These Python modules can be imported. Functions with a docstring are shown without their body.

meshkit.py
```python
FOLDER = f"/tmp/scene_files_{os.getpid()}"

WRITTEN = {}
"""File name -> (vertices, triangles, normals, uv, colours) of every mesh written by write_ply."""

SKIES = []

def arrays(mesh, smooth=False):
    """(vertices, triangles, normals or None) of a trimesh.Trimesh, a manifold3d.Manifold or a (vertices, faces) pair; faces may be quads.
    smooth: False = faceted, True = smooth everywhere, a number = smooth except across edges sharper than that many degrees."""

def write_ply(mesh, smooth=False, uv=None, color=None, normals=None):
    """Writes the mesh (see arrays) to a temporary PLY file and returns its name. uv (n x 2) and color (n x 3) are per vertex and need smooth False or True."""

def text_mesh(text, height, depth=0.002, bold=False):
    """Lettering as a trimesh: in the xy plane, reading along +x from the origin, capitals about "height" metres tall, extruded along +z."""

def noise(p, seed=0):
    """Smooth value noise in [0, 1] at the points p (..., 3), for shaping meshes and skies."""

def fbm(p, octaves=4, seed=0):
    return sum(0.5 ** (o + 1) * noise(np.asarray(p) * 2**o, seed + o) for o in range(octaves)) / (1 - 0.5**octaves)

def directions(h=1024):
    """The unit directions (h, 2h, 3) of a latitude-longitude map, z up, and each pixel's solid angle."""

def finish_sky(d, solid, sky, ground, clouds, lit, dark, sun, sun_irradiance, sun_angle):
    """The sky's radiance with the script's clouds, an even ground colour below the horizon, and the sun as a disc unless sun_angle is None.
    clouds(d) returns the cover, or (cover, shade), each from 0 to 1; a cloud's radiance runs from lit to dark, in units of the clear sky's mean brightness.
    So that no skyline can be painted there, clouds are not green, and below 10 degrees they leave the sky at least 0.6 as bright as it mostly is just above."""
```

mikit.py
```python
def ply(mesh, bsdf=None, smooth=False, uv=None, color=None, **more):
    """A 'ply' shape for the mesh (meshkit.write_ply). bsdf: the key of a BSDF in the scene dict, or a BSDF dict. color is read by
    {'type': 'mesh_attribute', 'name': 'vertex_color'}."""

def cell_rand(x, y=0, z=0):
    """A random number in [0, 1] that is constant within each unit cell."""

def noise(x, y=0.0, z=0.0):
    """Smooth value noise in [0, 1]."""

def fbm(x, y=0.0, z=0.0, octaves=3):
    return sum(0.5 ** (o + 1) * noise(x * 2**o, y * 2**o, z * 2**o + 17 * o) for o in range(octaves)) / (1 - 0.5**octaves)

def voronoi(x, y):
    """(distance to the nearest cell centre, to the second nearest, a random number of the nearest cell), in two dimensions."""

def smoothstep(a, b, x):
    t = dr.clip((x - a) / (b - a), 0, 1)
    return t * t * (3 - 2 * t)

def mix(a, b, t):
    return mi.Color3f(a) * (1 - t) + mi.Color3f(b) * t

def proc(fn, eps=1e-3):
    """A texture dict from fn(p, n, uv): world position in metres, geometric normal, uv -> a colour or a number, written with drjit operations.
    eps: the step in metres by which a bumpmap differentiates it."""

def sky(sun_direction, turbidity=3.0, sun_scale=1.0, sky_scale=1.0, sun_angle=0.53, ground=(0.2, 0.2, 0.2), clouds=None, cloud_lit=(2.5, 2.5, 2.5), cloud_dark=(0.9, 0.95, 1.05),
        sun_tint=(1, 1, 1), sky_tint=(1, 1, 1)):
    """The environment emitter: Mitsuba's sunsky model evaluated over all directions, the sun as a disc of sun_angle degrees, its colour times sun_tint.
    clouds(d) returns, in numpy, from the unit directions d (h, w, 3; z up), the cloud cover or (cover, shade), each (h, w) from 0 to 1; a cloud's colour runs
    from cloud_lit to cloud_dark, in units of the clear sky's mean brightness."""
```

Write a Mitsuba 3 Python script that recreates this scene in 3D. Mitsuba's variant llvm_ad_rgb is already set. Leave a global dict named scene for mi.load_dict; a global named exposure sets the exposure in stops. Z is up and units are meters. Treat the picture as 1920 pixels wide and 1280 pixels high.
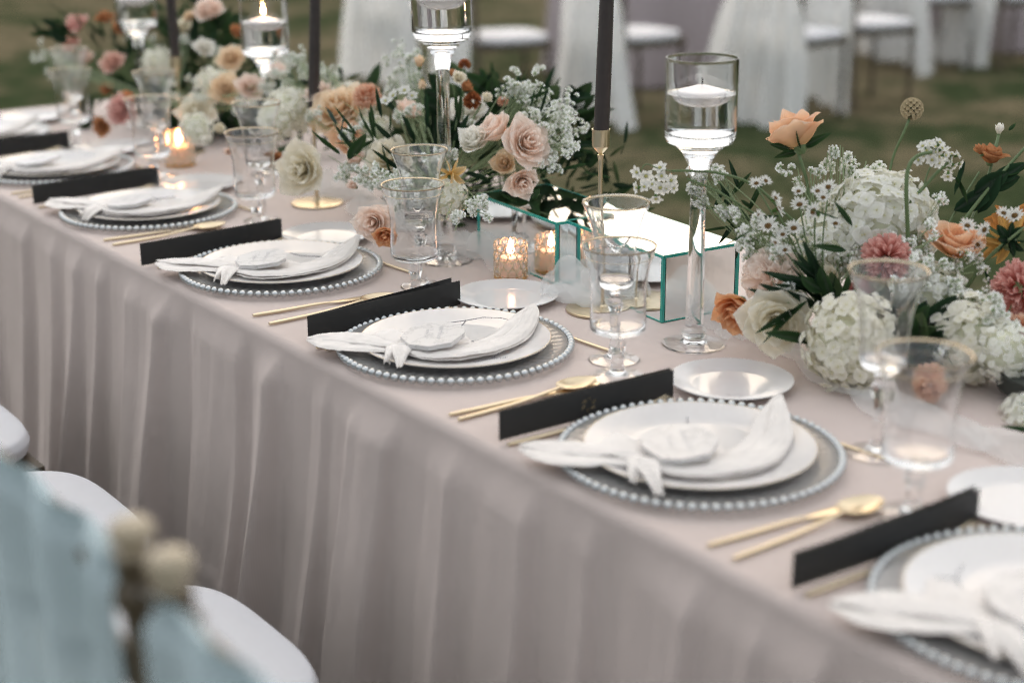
import math, random
import numpy as np, trimesh, drjit as dr, mitsuba as mi, mikit, meshkit
from mikit import proc, noise, fbm, voronoi, smoothstep, mix
T = mi.ScalarTransform4f
scene, labels = {"type": "scene"}, {}
R = np.random.default_rng(11)
PI = math.pi

# ---------------------------------------------------------------- camera, sky, exposure
scene["camera"] = {"type": "thinlens", "fov": 36.247, "fov_axis": "x", "near_clip": 0.05, "far_clip": 200.0,
                   "aperture_radius": 0.0125, "focus_distance": 2.32,
                   "to_world": T().look_at(origin=[0, 0, 1.44141], target=[-0.76783, 0.56049, 1.13040], up=[-0.247, 0.189, 0.950])}
def dusk(d):
    """Even cloud at dusk: brightest round the sunset beyond the table, dimmer and cooler away from it."""
    s = np.array([-0.74, 0.58, 0.34]); g = np.clip(0.5 + 0.5 * (d @ s) / np.linalg.norm(s), 0, 1)
    return 1.0, 1 - g ** 1.5
scene["sky"] = mikit.sky((-0.70, 0.55, 0.46), turbidity=4, sun_scale=0.06, sun_angle=30, ground=(0.12, 0.11, 0.08),
                         clouds=dusk, cloud_lit=(3.00, 2.95, 2.88), cloud_dark=(1.24, 1.36, 1.48), sun_tint=(1.0, 0.93, 0.86))
exposure = 2.66

# ---------------------------------------------------------------- materials
def rgb(*c): return {"type": "rgb", "value": list(c)}
def princ(c, rough=0.5, **k):
    return {"type": "twosided", "bsdf": {"type": "principled", "base_color": c if isinstance(c, dict) else rgb(*c), "roughness": rough, **k}}
VC = {"type": "mesh_attribute", "name": "vertex_color"}

def grass_col(p, n, uv):
    a = fbm(p.x * 0.9, p.y * 0.9, 0, 4); b = fbm(p.x * 6, p.y * 6, 3, 3); c = noise(p.x * 60, p.y * 60, 0)
    k = smoothstep(0.36, 0.62, a * 0.6 + b * 0.4) * (0.45 + 0.55 * smoothstep(0.25, 0.6, noise(p.x * 0.35 + 4, p.y * 0.35, 0)))
    g = mix((0.050, 0.066, 0.031), (0.172, 0.142, 0.088), k)
    return g * (0.65 + 0.7 * c)
def cloth_col(p, n, uv):
    w = 0.5 + 0.25 * dr.sin(p.x * 5200) + 0.25 * dr.sin((p.y + p.z) * 5200)
    b = fbm(p.x * 7, p.y * 7, p.z * 7, 3)
    return mi.Color3f(0.522, 0.442, 0.412) * (0.93 + 0.05 * w + 0.10 * b)
def cloth_bump(p, n, uv):
    return fbm(p.x * 26, p.y * 40, p.z * 9, 3) * 0.0030 + fbm(p.x * 160, p.y * 160, p.z * 160, 2) * 0.0005
def marble_col(p, n, uv):
    v = dr.abs(fbm(p.x * 40, p.y * 40, p.z * 40, 4) - 0.5)
    return mix((0.47, 0.46, 0.46), (0.58, 0.565, 0.56), smoothstep(0.0, 0.05, v))
def linen_bump(p, n, uv):
    return fbm(p.x * 90, p.y * 90, p.z * 90, 3) * 0.0016 + (dr.sin(p.x * 6000) + dr.sin(p.y * 6000)) * 0.00002
def wood_col(p, n, uv):
    return mix((0.055, 0.042, 0.026), (0.12, 0.092, 0.060), fbm(p.x * 60, p.y * 60, p.z * 5, 3))
def wax_col(p, n, uv):
    return mi.Color3f(0.030, 0.022, 0.020) * (0.8 + 0.4 * fbm(p.x * 40, p.y * 40, p.z * 90, 3))

scene["m_grass"] = {"type": "bumpmap", "arbitrary": proc(lambda p, n, uv: fbm(p.x * 30, p.y * 30, 0, 3) * 0.03, eps=4e-3),
                    "bsdf": {"type": "diffuse", "reflectance": proc(grass_col)}}
scene["m_cloth"] = {"type": "twosided", "bsdf": {"type": "bumpmap", "arbitrary": proc(cloth_bump), "bsdf":
                    {"type": "principled", "base_color": proc(cloth_col), "roughness": 0.75, "sheen": 0.5, "specular": 0.25}}}
scene["m_cloth_far"] = princ((0.40, 0.345, 0.36), 0.85)
scene["m_china"] = princ((0.61, 0.59, 0.585), 0.16, specular=0.55, clearcoat=0.6, clearcoat_gloss=0.93)
scene["m_gold"] = princ((0.73, 0.61, 0.43), 0.28, metallic=1.0)
scene["m_gold_dark"] = princ((0.70, 0.46, 0.20), 0.30, metallic=1.0)
scene["m_silver"] = princ((0.56, 0.58, 0.59), 0.05, metallic=1.0)
scene["m_print"] = princ((0.17, 0.165, 0.19), 0.45)
scene["m_ink"] = princ((0.40, 0.39, 0.41), 0.6)
scene["m_charger"] = {"type": "principled", "base_color": rgb(0.88, 0.89, 0.89), "roughness": 0.09, "spec_trans": 0.84, "eta": 1.45}
scene["m_glass"] = {"type": "dielectric", "int_ior": 1.5, "ext_ior": 1.0}
scene["m_crystal"] = {"type": "thindielectric", "int_ior": 1.5, "ext_ior": 1.0}
scene["m_water"] = {"type": "dielectric", "int_ior": 1.33, "ext_ior": 1.0}
scene["m_linen"] = {"type": "twosided", "bsdf": {"type": "bumpmap", "arbitrary": proc(linen_bump), "bsdf":
                    {"type": "principled", "base_color": rgb(0.71, 0.67, 0.64), "roughness": 0.9, "sheen": 0.4, "specular": 0.2}}}
scene["m_card"] = princ((0.022, 0.022, 0.022), 0.55, specular=0.4)
scene["m_foil"] = princ((0.30, 0.23, 0.12), 0.4, metallic=0.8)
scene["m_marble"] = princ(proc(marble_col), 0.35)
scene["m_mirror"] = princ((0.90, 0.93, 0.93), 0.03, metallic=1.0)
scene["m_glass_edge"] = princ((0.015, 0.29, 0.24), 0.12, clearcoat=1.0)
scene["m_wax"] = princ(proc(wax_col), 0.45)
scene["m_white_wax"] = princ((0.82, 0.78, 0.77), 0.45)
scene["m_lit_wax"] = princ((0.85, 0.62, 0.48), 0.5)
scene["m_wick"] = princ((0.03, 0.03, 0.03), 0.9)
scene["m_wood"] = princ(proc(wood_col), 0.4)
scene["m_wood_light"] = princ((0.37, 0.31, 0.22), 0.4)
scene["m_cushion"] = princ((0.62, 0.62, 0.65), 0.55)
scene["m_drape"] = {"type": "principledthin", "base_color": rgb(0.50, 0.60, 0.635), "roughness": 0.8, "diff_trans": 0.5, "spec_trans": 0.0, "eta": 1.3}
scene["m_drape_white"] = {"type": "principledthin", "base_color": rgb(0.90, 0.905, 0.895), "roughness": 0.8, "diff_trans": 0.9, "spec_trans": 0.0, "eta": 1.3}
scene["m_tulle"] = {"type": "mask", "opacity": 0.30, "bsdf": {"type": "twosided", "bsdf": {"type": "diffuse", "reflectance": rgb(0.82, 0.82, 0.81)}}}
scene["m_petal"] = {"type": "principledthin", "base_color": VC, "roughness": 0.66, "diff_trans": 0.8, "spec_trans": 0.0, "eta": 1.35}
scene["m_leaf"] = {"type": "principledthin", "base_color": VC, "roughness": 0.42, "diff_trans": 0.45, "spec_trans": 0.0, "eta": 1.45}
scene["m_stem"] = princ((0.10, 0.15, 0.06), 0.55)
scene["m_fine_stem"] = princ((0.24, 0.30, 0.16), 0.6)
scene["m_white_petal"] = {"type": "twosided", "bsdf": {"type": "diffuse", "reflectance": VC}}
scene["m_brown"] = princ((0.19, 0.13, 0.06), 0.8)
scene["m_dark"] = princ((0.03, 0.035, 0.03), 0.6)

# ---------------------------------------------------------------- helpers
def cat(ms): return trimesh.util.concatenate(ms)
def M(v, f):
    v, f = np.asarray(v, float).reshape(-1, 3), np.asarray(f, int)
    if f.shape[1] == 4: f = np.vstack([f[:, [0, 1, 2]], f[:, [0, 2, 3]]])
    return trimesh.Trimesh(v, f, process=False)
def numbered(k):
    if k not in USED: USED.add(k); return k
    i = 1
    while f"{k}_{i:03d}" in USED: i += 1
    USED.add(f"{k}_{i:03d}"); return f"{k}_{i:03d}"
USED = set()
def thing(name, label=None, cat_=None, group=None, kind=None):
    k = numbered(name); d = {}
    if label: d["label"] = label
    if cat_: d["category"] = cat_
    if group: d["group"] = group
    if kind: d["kind"] = kind
    if d: labels[k] = d
    return k
def ply(mesh, mat, smooth=40, color=None): return mikit.ply(mesh, mat, smooth=smooth, color=color)
def put(key, d, tw=None, **lab):
    scene[key] = d if tw is None else {**d, "to_world": tw}
    if lab: labels.setdefault(key, {}).update(lab)
    return key
def part(parent, name, d, tw=None, **lab): return put(numbered(parent + "__" + name), d, tw, **lab)
def frame(pos, axis, size=1.0, spin=0.0):
    """to_world that takes local +z to axis, scaled, at pos."""
    z = np.asarray(axis, float); z = z / np.linalg.norm(z)
    x = np.cross([0.31, 0.52, 0.8], z)
    if np.linalg.norm(x) < 0.2: x = np.cross([1, 0, 0], z)
    x /= np.linalg.norm(x); y = np.cross(z, x)
    c, s = math.cos(spin), math.sin(spin)
    m = np.eye(4); m[:3, 0], m[:3, 1], m[:3, 2], m[:3, 3] = (c * x + s * y) * size, (c * y - s * x) * size, z * size, pos
    return T(m.tolist())
def at(x, y, z=0.0, rz=0.0, s=1.0): return T().translate([x, y, z]).rotate([0, 0, 1], rz).scale(s)
def grid(nu, nv, fn, closed_u=False):
    """quads of fn(u, v) (arrays) over [0,1]^2."""
    u = np.arange(nu) / nu if closed_u else np.linspace(0, 1, nu); v = np.linspace(0, 1, nv)
    U, V = np.meshgrid(u, v, indexing="ij")
    P = np.stack(fn(U, V), -1).reshape(-1, 3)
    a = np.arange(nu if closed_u else nu - 1)[:, None]; b = np.arange(nv - 1)[None]
    q = np.stack([a * nv + b, ((a + 1) % nu) * nv + b, ((a + 1) % nu) * nv + b + 1, a * nv + b + 1], -1).reshape(-1, 4)
    return M(P, q)
def tube(pts, rad, n=7, cap=True):
    p = np.asarray(pts, float); rad = np.broadcast_to(rad, (len(p),)).astype(float)
    t = np.gradient(p, axis=0); t /= np.linalg.norm(t, axis=1, keepdims=True) + 1e-12
    a = np.cross(t, [0.13, 0.2, 1.0]); bad = np.linalg.norm(a, axis=1) < 0.25
    a[bad] = np.cross(t[bad], [1.0, 0.1, 0]); a /= np.linalg.norm(a, axis=1, keepdims=True)
    b = np.cross(t, a); th = np.arange(n) * 2 * PI / n
    v = (p[:, None] + rad[:, None, None] * (np.cos(th)[None, :, None] * a[:, None] + np.sin(th)[None, :, None] * b[:, None])).reshape(-1, 3)
    i, j = np.meshgrid(np.arange(len(p) - 1), np.arange(n), indexing="ij")
    q = np.stack([i * n + j, i * n + (j + 1) % n, (i + 1) * n + (j + 1) % n, (i + 1) * n + j], -1).reshape(-1, 4)
    f = np.vstack([q[:, [0, 1, 2]], q[:, [0, 2, 3]]])
    if cap:
        k = len(v); v = np.vstack([v, p[:1], p[-1:]]); e = (len(p) - 1) * n
        f = np.vstack([f, [[k, (j + 1) % n, j] for j in range(n)], [[k + 1, e + j, e + (j + 1) % n] for j in range(n)]])
    return M(v, f)
def curve(pts, n=24):
    """Catmull-Rom through the points."""
    p = np.asarray(pts, float); p = np.vstack([2 * p[0] - p[1], p, 2 * p[-1] - p[-2]])
    s = np.linspace(0, len(p) - 3 - 1e-9, n); i = s.astype(int); t = (s - i)[:, None]
    a, b, c, d = p[i], p[i + 1], p[i + 2], p[i + 3]
    return 0.5 * (2 * b + (c - a) * t + (2 * a - 5 * b + 4 * c - d) * t ** 2 + (3 * b - a - 3 * c + d) * t ** 3)
def lathe(prof, n=48, flute=None):
    """Solid of revolution from (r, z) rows; flute(z, theta) multiplies r."""
    p = np.asarray(prof, float); th = np.arange(n) * 2 * PI / n
    r = np.repeat(p[:, :1], n, 1)
    if flute is not None: r = r * flute(p[:, 1:2], th[None])
    v = np.stack([r * np.cos(th), r * np.sin(th), np.repeat(p[:, 1:2], n, 1)], -1).reshape(-1, 3)
    i, j = np.meshgrid(np.arange(len(p) - 1), np.arange(n), indexing="ij")
    q = np.stack([i * n + j, i * n + (j + 1) % n, (i + 1) * n + (j + 1) % n, (i + 1) * n + j], -1).reshape(-1, 4)
    m = M(v, q); m.merge_vertices(digits_vertex=8); m.update_faces(m.nondegenerate_faces()); return m
def ring(rad, tub, n=48, k=8):
    th = np.linspace(0, 2 * PI, n + 1)
    return tube(np.stack([rad * np.cos(th), rad * np.sin(th), 0 * th], -1), tub, k, cap=False)
def loft(st, n=12, power=2.0):
    """Closed loft along stations (x, y, z, half width in x, half height in z) that run along y."""
    st = np.asarray(st, float); th = np.arange(n) * 2 * PI / n
    c, s = np.cos(th), np.sin(th); e = 2.0 / power
    cx, sz = np.sign(c) * np.abs(c) ** e, np.sign(s) * np.abs(s) ** e
    v = np.stack([st[:, :1] + st[:, 3:4] * cx, np.repeat(st[:, 1:2], n, 1), st[:, 2:3] + st[:, 4:5] * sz], -1).reshape(-1, 3)
    i, j = np.meshgrid(np.arange(len(st) - 1), np.arange(n), indexing="ij")
    q = np.stack([i * n + j, (i + 1) * n + j, (i + 1) * n + (j + 1) % n, i * n + (j + 1) % n], -1).reshape(-1, 4)
    f = np.vstack([q[:, [0, 1, 2]], q[:, [0, 2, 3]]]); k = len(v); e = (len(st) - 1) * n
    v = np.vstack([v, st[:1, :3], st[-1:, :3]])
    f = np.vstack([f, [[k, j, (j + 1) % n] for j in range(n)], [[k + 1, e + (j + 1) % n, e + j] for j in range(n)]])
    return M(v, f)
def dense(st, n=24):
    st = np.asarray(st, float); return curve(st, n)
def boxm(c, e, rz=0.0):
    b = trimesh.creation.box(e); b.apply_transform(trimesh.transformations.rotation_matrix(rz, [0, 0, 1])); b.apply_translation(c); return b
def sm(a, b, x):
    t = np.clip((x - a) / (b - a), 0, 1); return t * t * (3 - 2 * t)
def n3(p, seed=0): return meshkit.noise(p, seed) - 0.5

TZ = 0.75
PX = [-3.7406, -3.2394, -2.7545, -2.2285, -1.7214, -1.2232, -0.7511]   # plate centres along the table
PY = 1.159
ORD = ["seventh", "sixth", "fifth", "fourth", "third", "second", "first"]
def which(i): return ORD[i] + " plate from the right edge"

# ---------------------------------------------------------------- setting
put("lawn", {"type": "rectangle", "to_world": T().translate([-5, 8, 0]).scale([45, 45, 1]), "bsdf": {"type": "ref", "id": "m_grass"}},
    kind="structure", label="brownish green lawn under the tables")

# ---------------------------------------------------------------- tablecloth
X0, X1, YF, YB = -4.08, 0.9, 0.985, 1.88
FOLDS = [(-3.93, .8, 1), (-3.72, .7, 1), (-3.5, 1, 1), (-3.31, .7, 1), (-3.1, .9, 1), (-2.92, .8, 1), (-2.79, .6, 1), (-2.672, .9, 1), (-2.575, .7, 1), (-2.43, .5, -1),
         (-2.281, 1.15, 1), (-2.17, .45, -1), (-2.03, .7, 1), (-1.922, 1.25, 1), (-1.79, .6, 1), (-1.69, .5, -1), (-1.595, .8, 1), (-1.45, .7, 1), (-1.302, .9, 1),
         (-1.206, .7, 1), (-1.045, 1.0, 1), (-0.95, .6, 1), (-0.859, 1.0, 1), (-0.7, .8, 1), (-.5, .8, 1), (-.2, 1, 1), (.1, .8, 1), (.4, .9, 1)]
def skirt(x, dz):
    """How far the hanging cloth stands out at x, dz below the edge."""
    amp = 0.36 * sm(0.0, 0.05, dz) + 0.64 * sm(0.02, 0.50, dz)
    o = 0 * x
    for k, (fx, a, s) in enumerate(FOLDS):
        d = (x - fx - 0.03 * dz * math.sin(k * 2.3) - 0.012 * np.sin(dz * 5 + k)) * s
        w = 0.06 + 0.06 * math.sin(k * 1.7) ** 2 + 0.06 * dz
        o = o + a * np.where(d > 0, np.exp(-(d / (0.006 + 0.010 * math.cos(k * 3.1) ** 2)) ** 2), np.exp(-(np.abs(d) / w) ** 1.3))
    wave = n3(np.stack([x * 11 + 0.8 * dz, dz * 1.2, 0 * x], -1), 3) * 1.3 + n3(np.stack([x * 27, dz * 1.7, 0 * x + 5], -1), 4) * 0.34 + n3(np.stack([x * 60, dz * 2.5, 0 * x + 9], -1), 6) * 0.16 * (1 - sm(0.05, 0.35, dz))
    o = amp * (0.052 * o + 0.030 * wave)
    zc = 0.36 + 0.16 * np.sin((x + 2.28) * 2.6) + 0.03 * np.sin(x * 19) 
    o = o + 0.0035 * np.exp(-((dz - zc) / 0.007) ** 2) * sm(-2.30, -2.15, x) * sm(-1.15, -1.5, x) * np.where(dz > .1, 1, 0)
    return o + 0.05 * dz
def cloth_mesh():
    rad = 0.014
    s = np.concatenate([np.linspace(YB, YF + 0.05, 40), np.linspace(YF + 0.045, YF + rad, 7)])
    rows = [(y, 0.0, 0.0) for y in s]
    for a in np.linspace(0, PI / 2, 7)[1:]:
        rows.append((YF + rad - rad * math.sin(a), -rad * (1 - math.cos(a)), 0.0))
    for dz in np.concatenate([np.linspace(0.004, 0.1, 16), np.linspace(0.112, 0.735 - rad, 46)]):
        rows.append((YF, -rad - dz, dz))
    rows = np.array(rows); xs = np.linspace(X0, X1, 1500)
    Xg, K = np.meshgrid(xs, np.arange(len(rows)), indexing="ij")
    dz = rows[K, 2]; y = rows[K, 0] - skirt(Xg, dz) * (rows[K, 1] < -0.003); z = TZ + rows[K, 1]
    top = rows[K, 1] == 0
    z = z + np.where(top, 0.0016 * n3(np.stack([Xg * 9, y * 6, 0 * y], -1), 8) * sm(YF, YF + .2, y) , 0)
    a = np.arange(len(xs) - 1)[:, None]; b = np.arange(len(rows) - 1)[None]; nv = len(rows)
    q = np.stack([a * nv + b, a * nv + b + 1, (a + 1) * nv + b + 1, (a + 1) * nv + b], -1).reshape(-1, 4)
    front = M(np.stack([Xg, y, z], -1), q)
    back = grid(300, 12, lambda u, v: (X0 + (X1 - X0) * u, YB + 0.03 * v * (1 + np.sin(u * 260)) + 0.004, TZ - 0.735 * v))
    end = grid(90, 12, lambda u, v: (X0 - 0.03 * v * (1 + np.sin(u * 60)) - 0.002, YF + (YB - YF) * u, TZ - 0.735 * v))
    return cat([front, back, end])
thing("tablecloth", "long dusty mauve tablecloth draped to the lawn in soft pleats", "tablecloth")
put("tablecloth", ply(cloth_mesh(), "m_cloth", True))

# ---------------------------------------------------------------- place settings
def smooth_prof(p, n): return curve(np.asarray(p, float), n)
cd = lathe([(0, .004), (.10, .004), (.105, .002), (.118, .003), (.1545, .0085), (.1575, .0095), (.1565, .0125), (.152, .0118), (.145, .0108), (.135, .0093), (.126, .0080), (.118, .0068), (.100, .0072), (0, .0072)], 216)
cv = cd.vertices.copy(); cr = np.hypot(cv[:, 0], cv[:, 1]); cv[:, 2] += .0007 * np.cos(54 * np.arctan2(cv[:, 1], cv[:, 0])) * sm(.118, .126, cr) * (1 - sm(.146, .152, cr)) * (cv[:, 2] > .0062)
charger_disc = ply(M(cv, cd.faces), "m_charger", 25)
charger_ring = ply(lathe([(.1545, .0086), (.1595, .0088), (.1610, .0100), (.1595, .0112), (.1545, .0108), (.1545, .0086)], 96), "m_charger", 40)
bead = ply(trimesh.creation.icosphere(2, 0.0053), "m_silver", True)
plate_prof = [(0, .0105), (.075, .0105), (.080, .0085), (.086, .0098), (.100, .0125), (.1300, .0190), (.1335, .0205), (.1328, .0218), (.1295, .0212), (.100, .0152), (.088, .0128), (.080, .0122), (0, .0122)]
plate = ply(lathe(plate_prof, 96), "m_china", 35)
plate_rim = ply(ring(.1331, .00055, 96, 6), "m_gold", True)
bread_prof = [(r * 0.605, z * 0.9 - 0.0072) for r, z in plate_prof]
bread = ply(lathe(bread_prof, 72), "m_china", 35)
def stroke(pts, w, z):
    p = curve(pts, 10 * len(pts)); return tube(np.c_[p, np.full(len(p), z)], w, 4)
def constellation(seed):
    r = np.random.default_rng(seed); ms = []
    for c, a0 in (((-.060, .066), .3), ((.075, -.06), 2.0), ((.06, .07), 4.0)):
        p = np.array(c); pts = [p]
        for k in range(4):
            a = a0 + r.uniform(-.9, .9); p = p + .026 * np.array([math.cos(a), math.sin(a)])
            if np.linalg.norm(p) < .118: pts.append(p)
        lines = [(pts[k], pts[k + 1]) for k in range(len(pts) - 1)] + [(pts[min(1, len(pts) - 1)], pts[min(1, len(pts) - 1)] + .022 * np.array([math.sin(a0), -math.cos(a0)]))]
        for a, b in lines:
            za, zb = (.0128 + max(0, (np.linalg.norm(q) - .087)) * .19 for q in (a, b))
            ms.append(tube([[*a, za], [*b, zb]], .00062, 4))
        for a in pts:
            s = trimesh.creation.icosphere(1, .0014); s.apply_scale([1, 1, .4]); s.apply_translation([*a, .0130 + max(0, np.linalg.norm(a) - .087) * .19]); ms.append(s)
    return cat(ms)
prints = [ply(constellation(s), "m_print", False) for s in (3, 5, 9)]

def ribbon(path, wid, z, pleat, thick, seed, nu=60, nv=26):
    """A soft folded strip of cloth along a plan path; its cross-section has pleats and rolled edges."""
    c = curve(np.c_[path, z], nu); w = curve(np.c_[wid, wid, wid], nu)[:, 0]
    t = np.gradient(c[:, :2], axis=0); t /= np.linalg.norm(t, axis=1, keepdims=True); nrm = np.c_[-t[:, 1], t[:, 0]]
    th = np.arange(nv) * 2 * PI / nv
    s = np.cos(th); side = np.sin(th)
    v = np.zeros((nu, nv, 3))
    for i in range(nu):
        k = i / (nu - 1)
        h = thick * (1.15 - .5 * s ** 2) * np.where(side > 0, 1, 0.35) * np.sign(side) * np.abs(side) ** .6
        fold = np.where(side > 0, pleat * (np.abs(((s * 1.6 + .25 * math.sin(3 * k + seed) + seed) % 1.0) - .5) - .22), 0)
        v[i, :, :2] = c[i, :2] + nrm[i] * (s * w[i])[:, None]
        v[i, :, 2] = c[i, 2] + h * min(1, w[i] / .012) + fold * min(1, w[i] / .015)
    v += (n3(v * 26 + seed, 7)[..., None] * np.array([.004, .004, .0045])) + n3(v * 90 + seed, 9)[..., None] * np.array([0, 0, .0016]) + ((1 - 2 * np.abs(n3(v * np.array([55, 38, 40]) + seed, 11))) ** 5)[..., None] * np.array([0, 0, .0007])
    a = np.arange(nu - 1)[:, None]; b = np.arange(nv)[None]
    q = np.stack([a * nv + b, a * nv + (b + 1) % nv, (a + 1) * nv + (b + 1) % nv, (a + 1) * nv + b], -1).reshape(-1, 4)
    V = np.vstack([v.reshape(-1, 3), v[0].mean(0), v[-1].mean(0)]); k = nu * nv
    F = np.vstack([q[:, [0, 1, 2]], q[:, [0, 2, 3]], [[k, (j + 1) % nv, j] for j in range(nv)], [[k + 1, (nu - 1) * nv + j, (nu - 1) * nv + (j + 1) % nv] for j in range(nv)]])
    return M(V, F)
def layers(path, wid, z, seed, n=3, thick=.0024, pleat=.0045):
    """A folded arm of the napkin: thin strips laid over each other so that fold edges show."""
    path = np.asarray(path, float); wid = np.asarray(wid, float); z = np.asarray(z, float); out = []
    t = np.gradient(path, axis=0); t /= np.linalg.norm(t, axis=1, keepdims=True); nr = np.c_[-t[:, 1], t[:, 0]]
    for k, (o, s) in enumerate(((0, 1), (-.34, .60), (.30, .52), (.02, .30))[:n]):
        out.append(ribbon(path + nr * (o * wid)[:, None], wid * s, z + .0030 * k, pleat * (1 - .15 * k), thick, seed + 1.7 * k))
    return out
def flap(root, tip, w0, w1, z0, z1, seed):
    """The loose ruffled end of the napkin, a thin fan of cloth."""
    root, tip = np.array(root), np.array(tip); d = tip - root; nr = np.array([-d[1], d[0]]) / np.linalg.norm(d)
    def f(u, v):
        s = u * 2 - 1; w = w0 + (w1 - w0) * v; p = root[:, None, None] + d[:, None, None] * (v * (1 - .18 * s * s + .10 * np.sin(s * 5 + seed))) + nr[:, None, None] * (s * w)
        return p[0], p[1], z0 + (z1 - z0) * v ** 2.4 + .0035 * np.sin(s * 3.4 + seed) * v * (1 - .3 * v) + .004 * (1 - s * s)
    top = grid(24, 18, f); bot = top.copy(); bot.vertices = bot.vertices - [0, 0, .0012]; return [top, bot]
def napkin(seed):
    r = np.random.default_rng(seed); j = lambda *p: [np.array(q) + r.uniform(-.004, .004, 2) for q in p]
    b = .0190
    ms = layers(j((.012, -.092), (.050, -.060), (.066, -.006), (.048, .062), (.014, .112), (-.014, .150)), [.014, .029, .031, .027, .020, .006], [b + .003, b + .002, b + .001, b + .001, b + .009, b + .016], seed, 2, .0024, .0060)
    ms += layers(j((-.002, -.090), (.006, -.060), (.004, -.015), (-.004, .022)), [.016, .054, .060, .012], [b, b - .002, b - .0025, b - .004], seed + 2, 1, .0016, .005)
    ms += layers(j((.004, -.094), (-.030, -.108), (-.064, -.130), (-.098, -.152), (-.126, -.162)), [.011, .026, .036, .029, .004], [b + .003, b + .004, b + .002, b, b - .001], seed + 4, 2, .0017, .0055)
    ms += layers(j((.002, -.086), (-.030, -.080), (-.062, -.066), (-.094, -.046)), [.010, .024, .026, .004], [b + .001, b + .002, b + .001, b - .001], seed + 5, 1, .0016, .006)
    ms += flap((.012, -.098), (.066 + r.uniform(-.01, .012), -.134 + r.uniform(-.01, .006)), .016, .005, b + .009, b - .001, seed) + flap((.000, -.100), (.036 + r.uniform(-.008, .008), -.140), .013, .004, b + .007, b, seed + 3)
    ms.append(ribbon([(-.010, -.108), (.004, -.093), (.022, -.081)], [.006, .011, .006], [b + .004, b + .006, b + .004], .006, .0045, seed + 8, 24))
    ms.append(ribbon([(.020, -.106), (.008, -.096), (-.004, -.084)], [.006, .009, .005], [b + .003, b + .008, b + .003], .004, .003, seed + 9, 20))
    return cat(ms)
napkins = [ply(napkin(s), "m_linen", True) for s in (1, 2, 3, 4, 5, 6, 7)]
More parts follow.
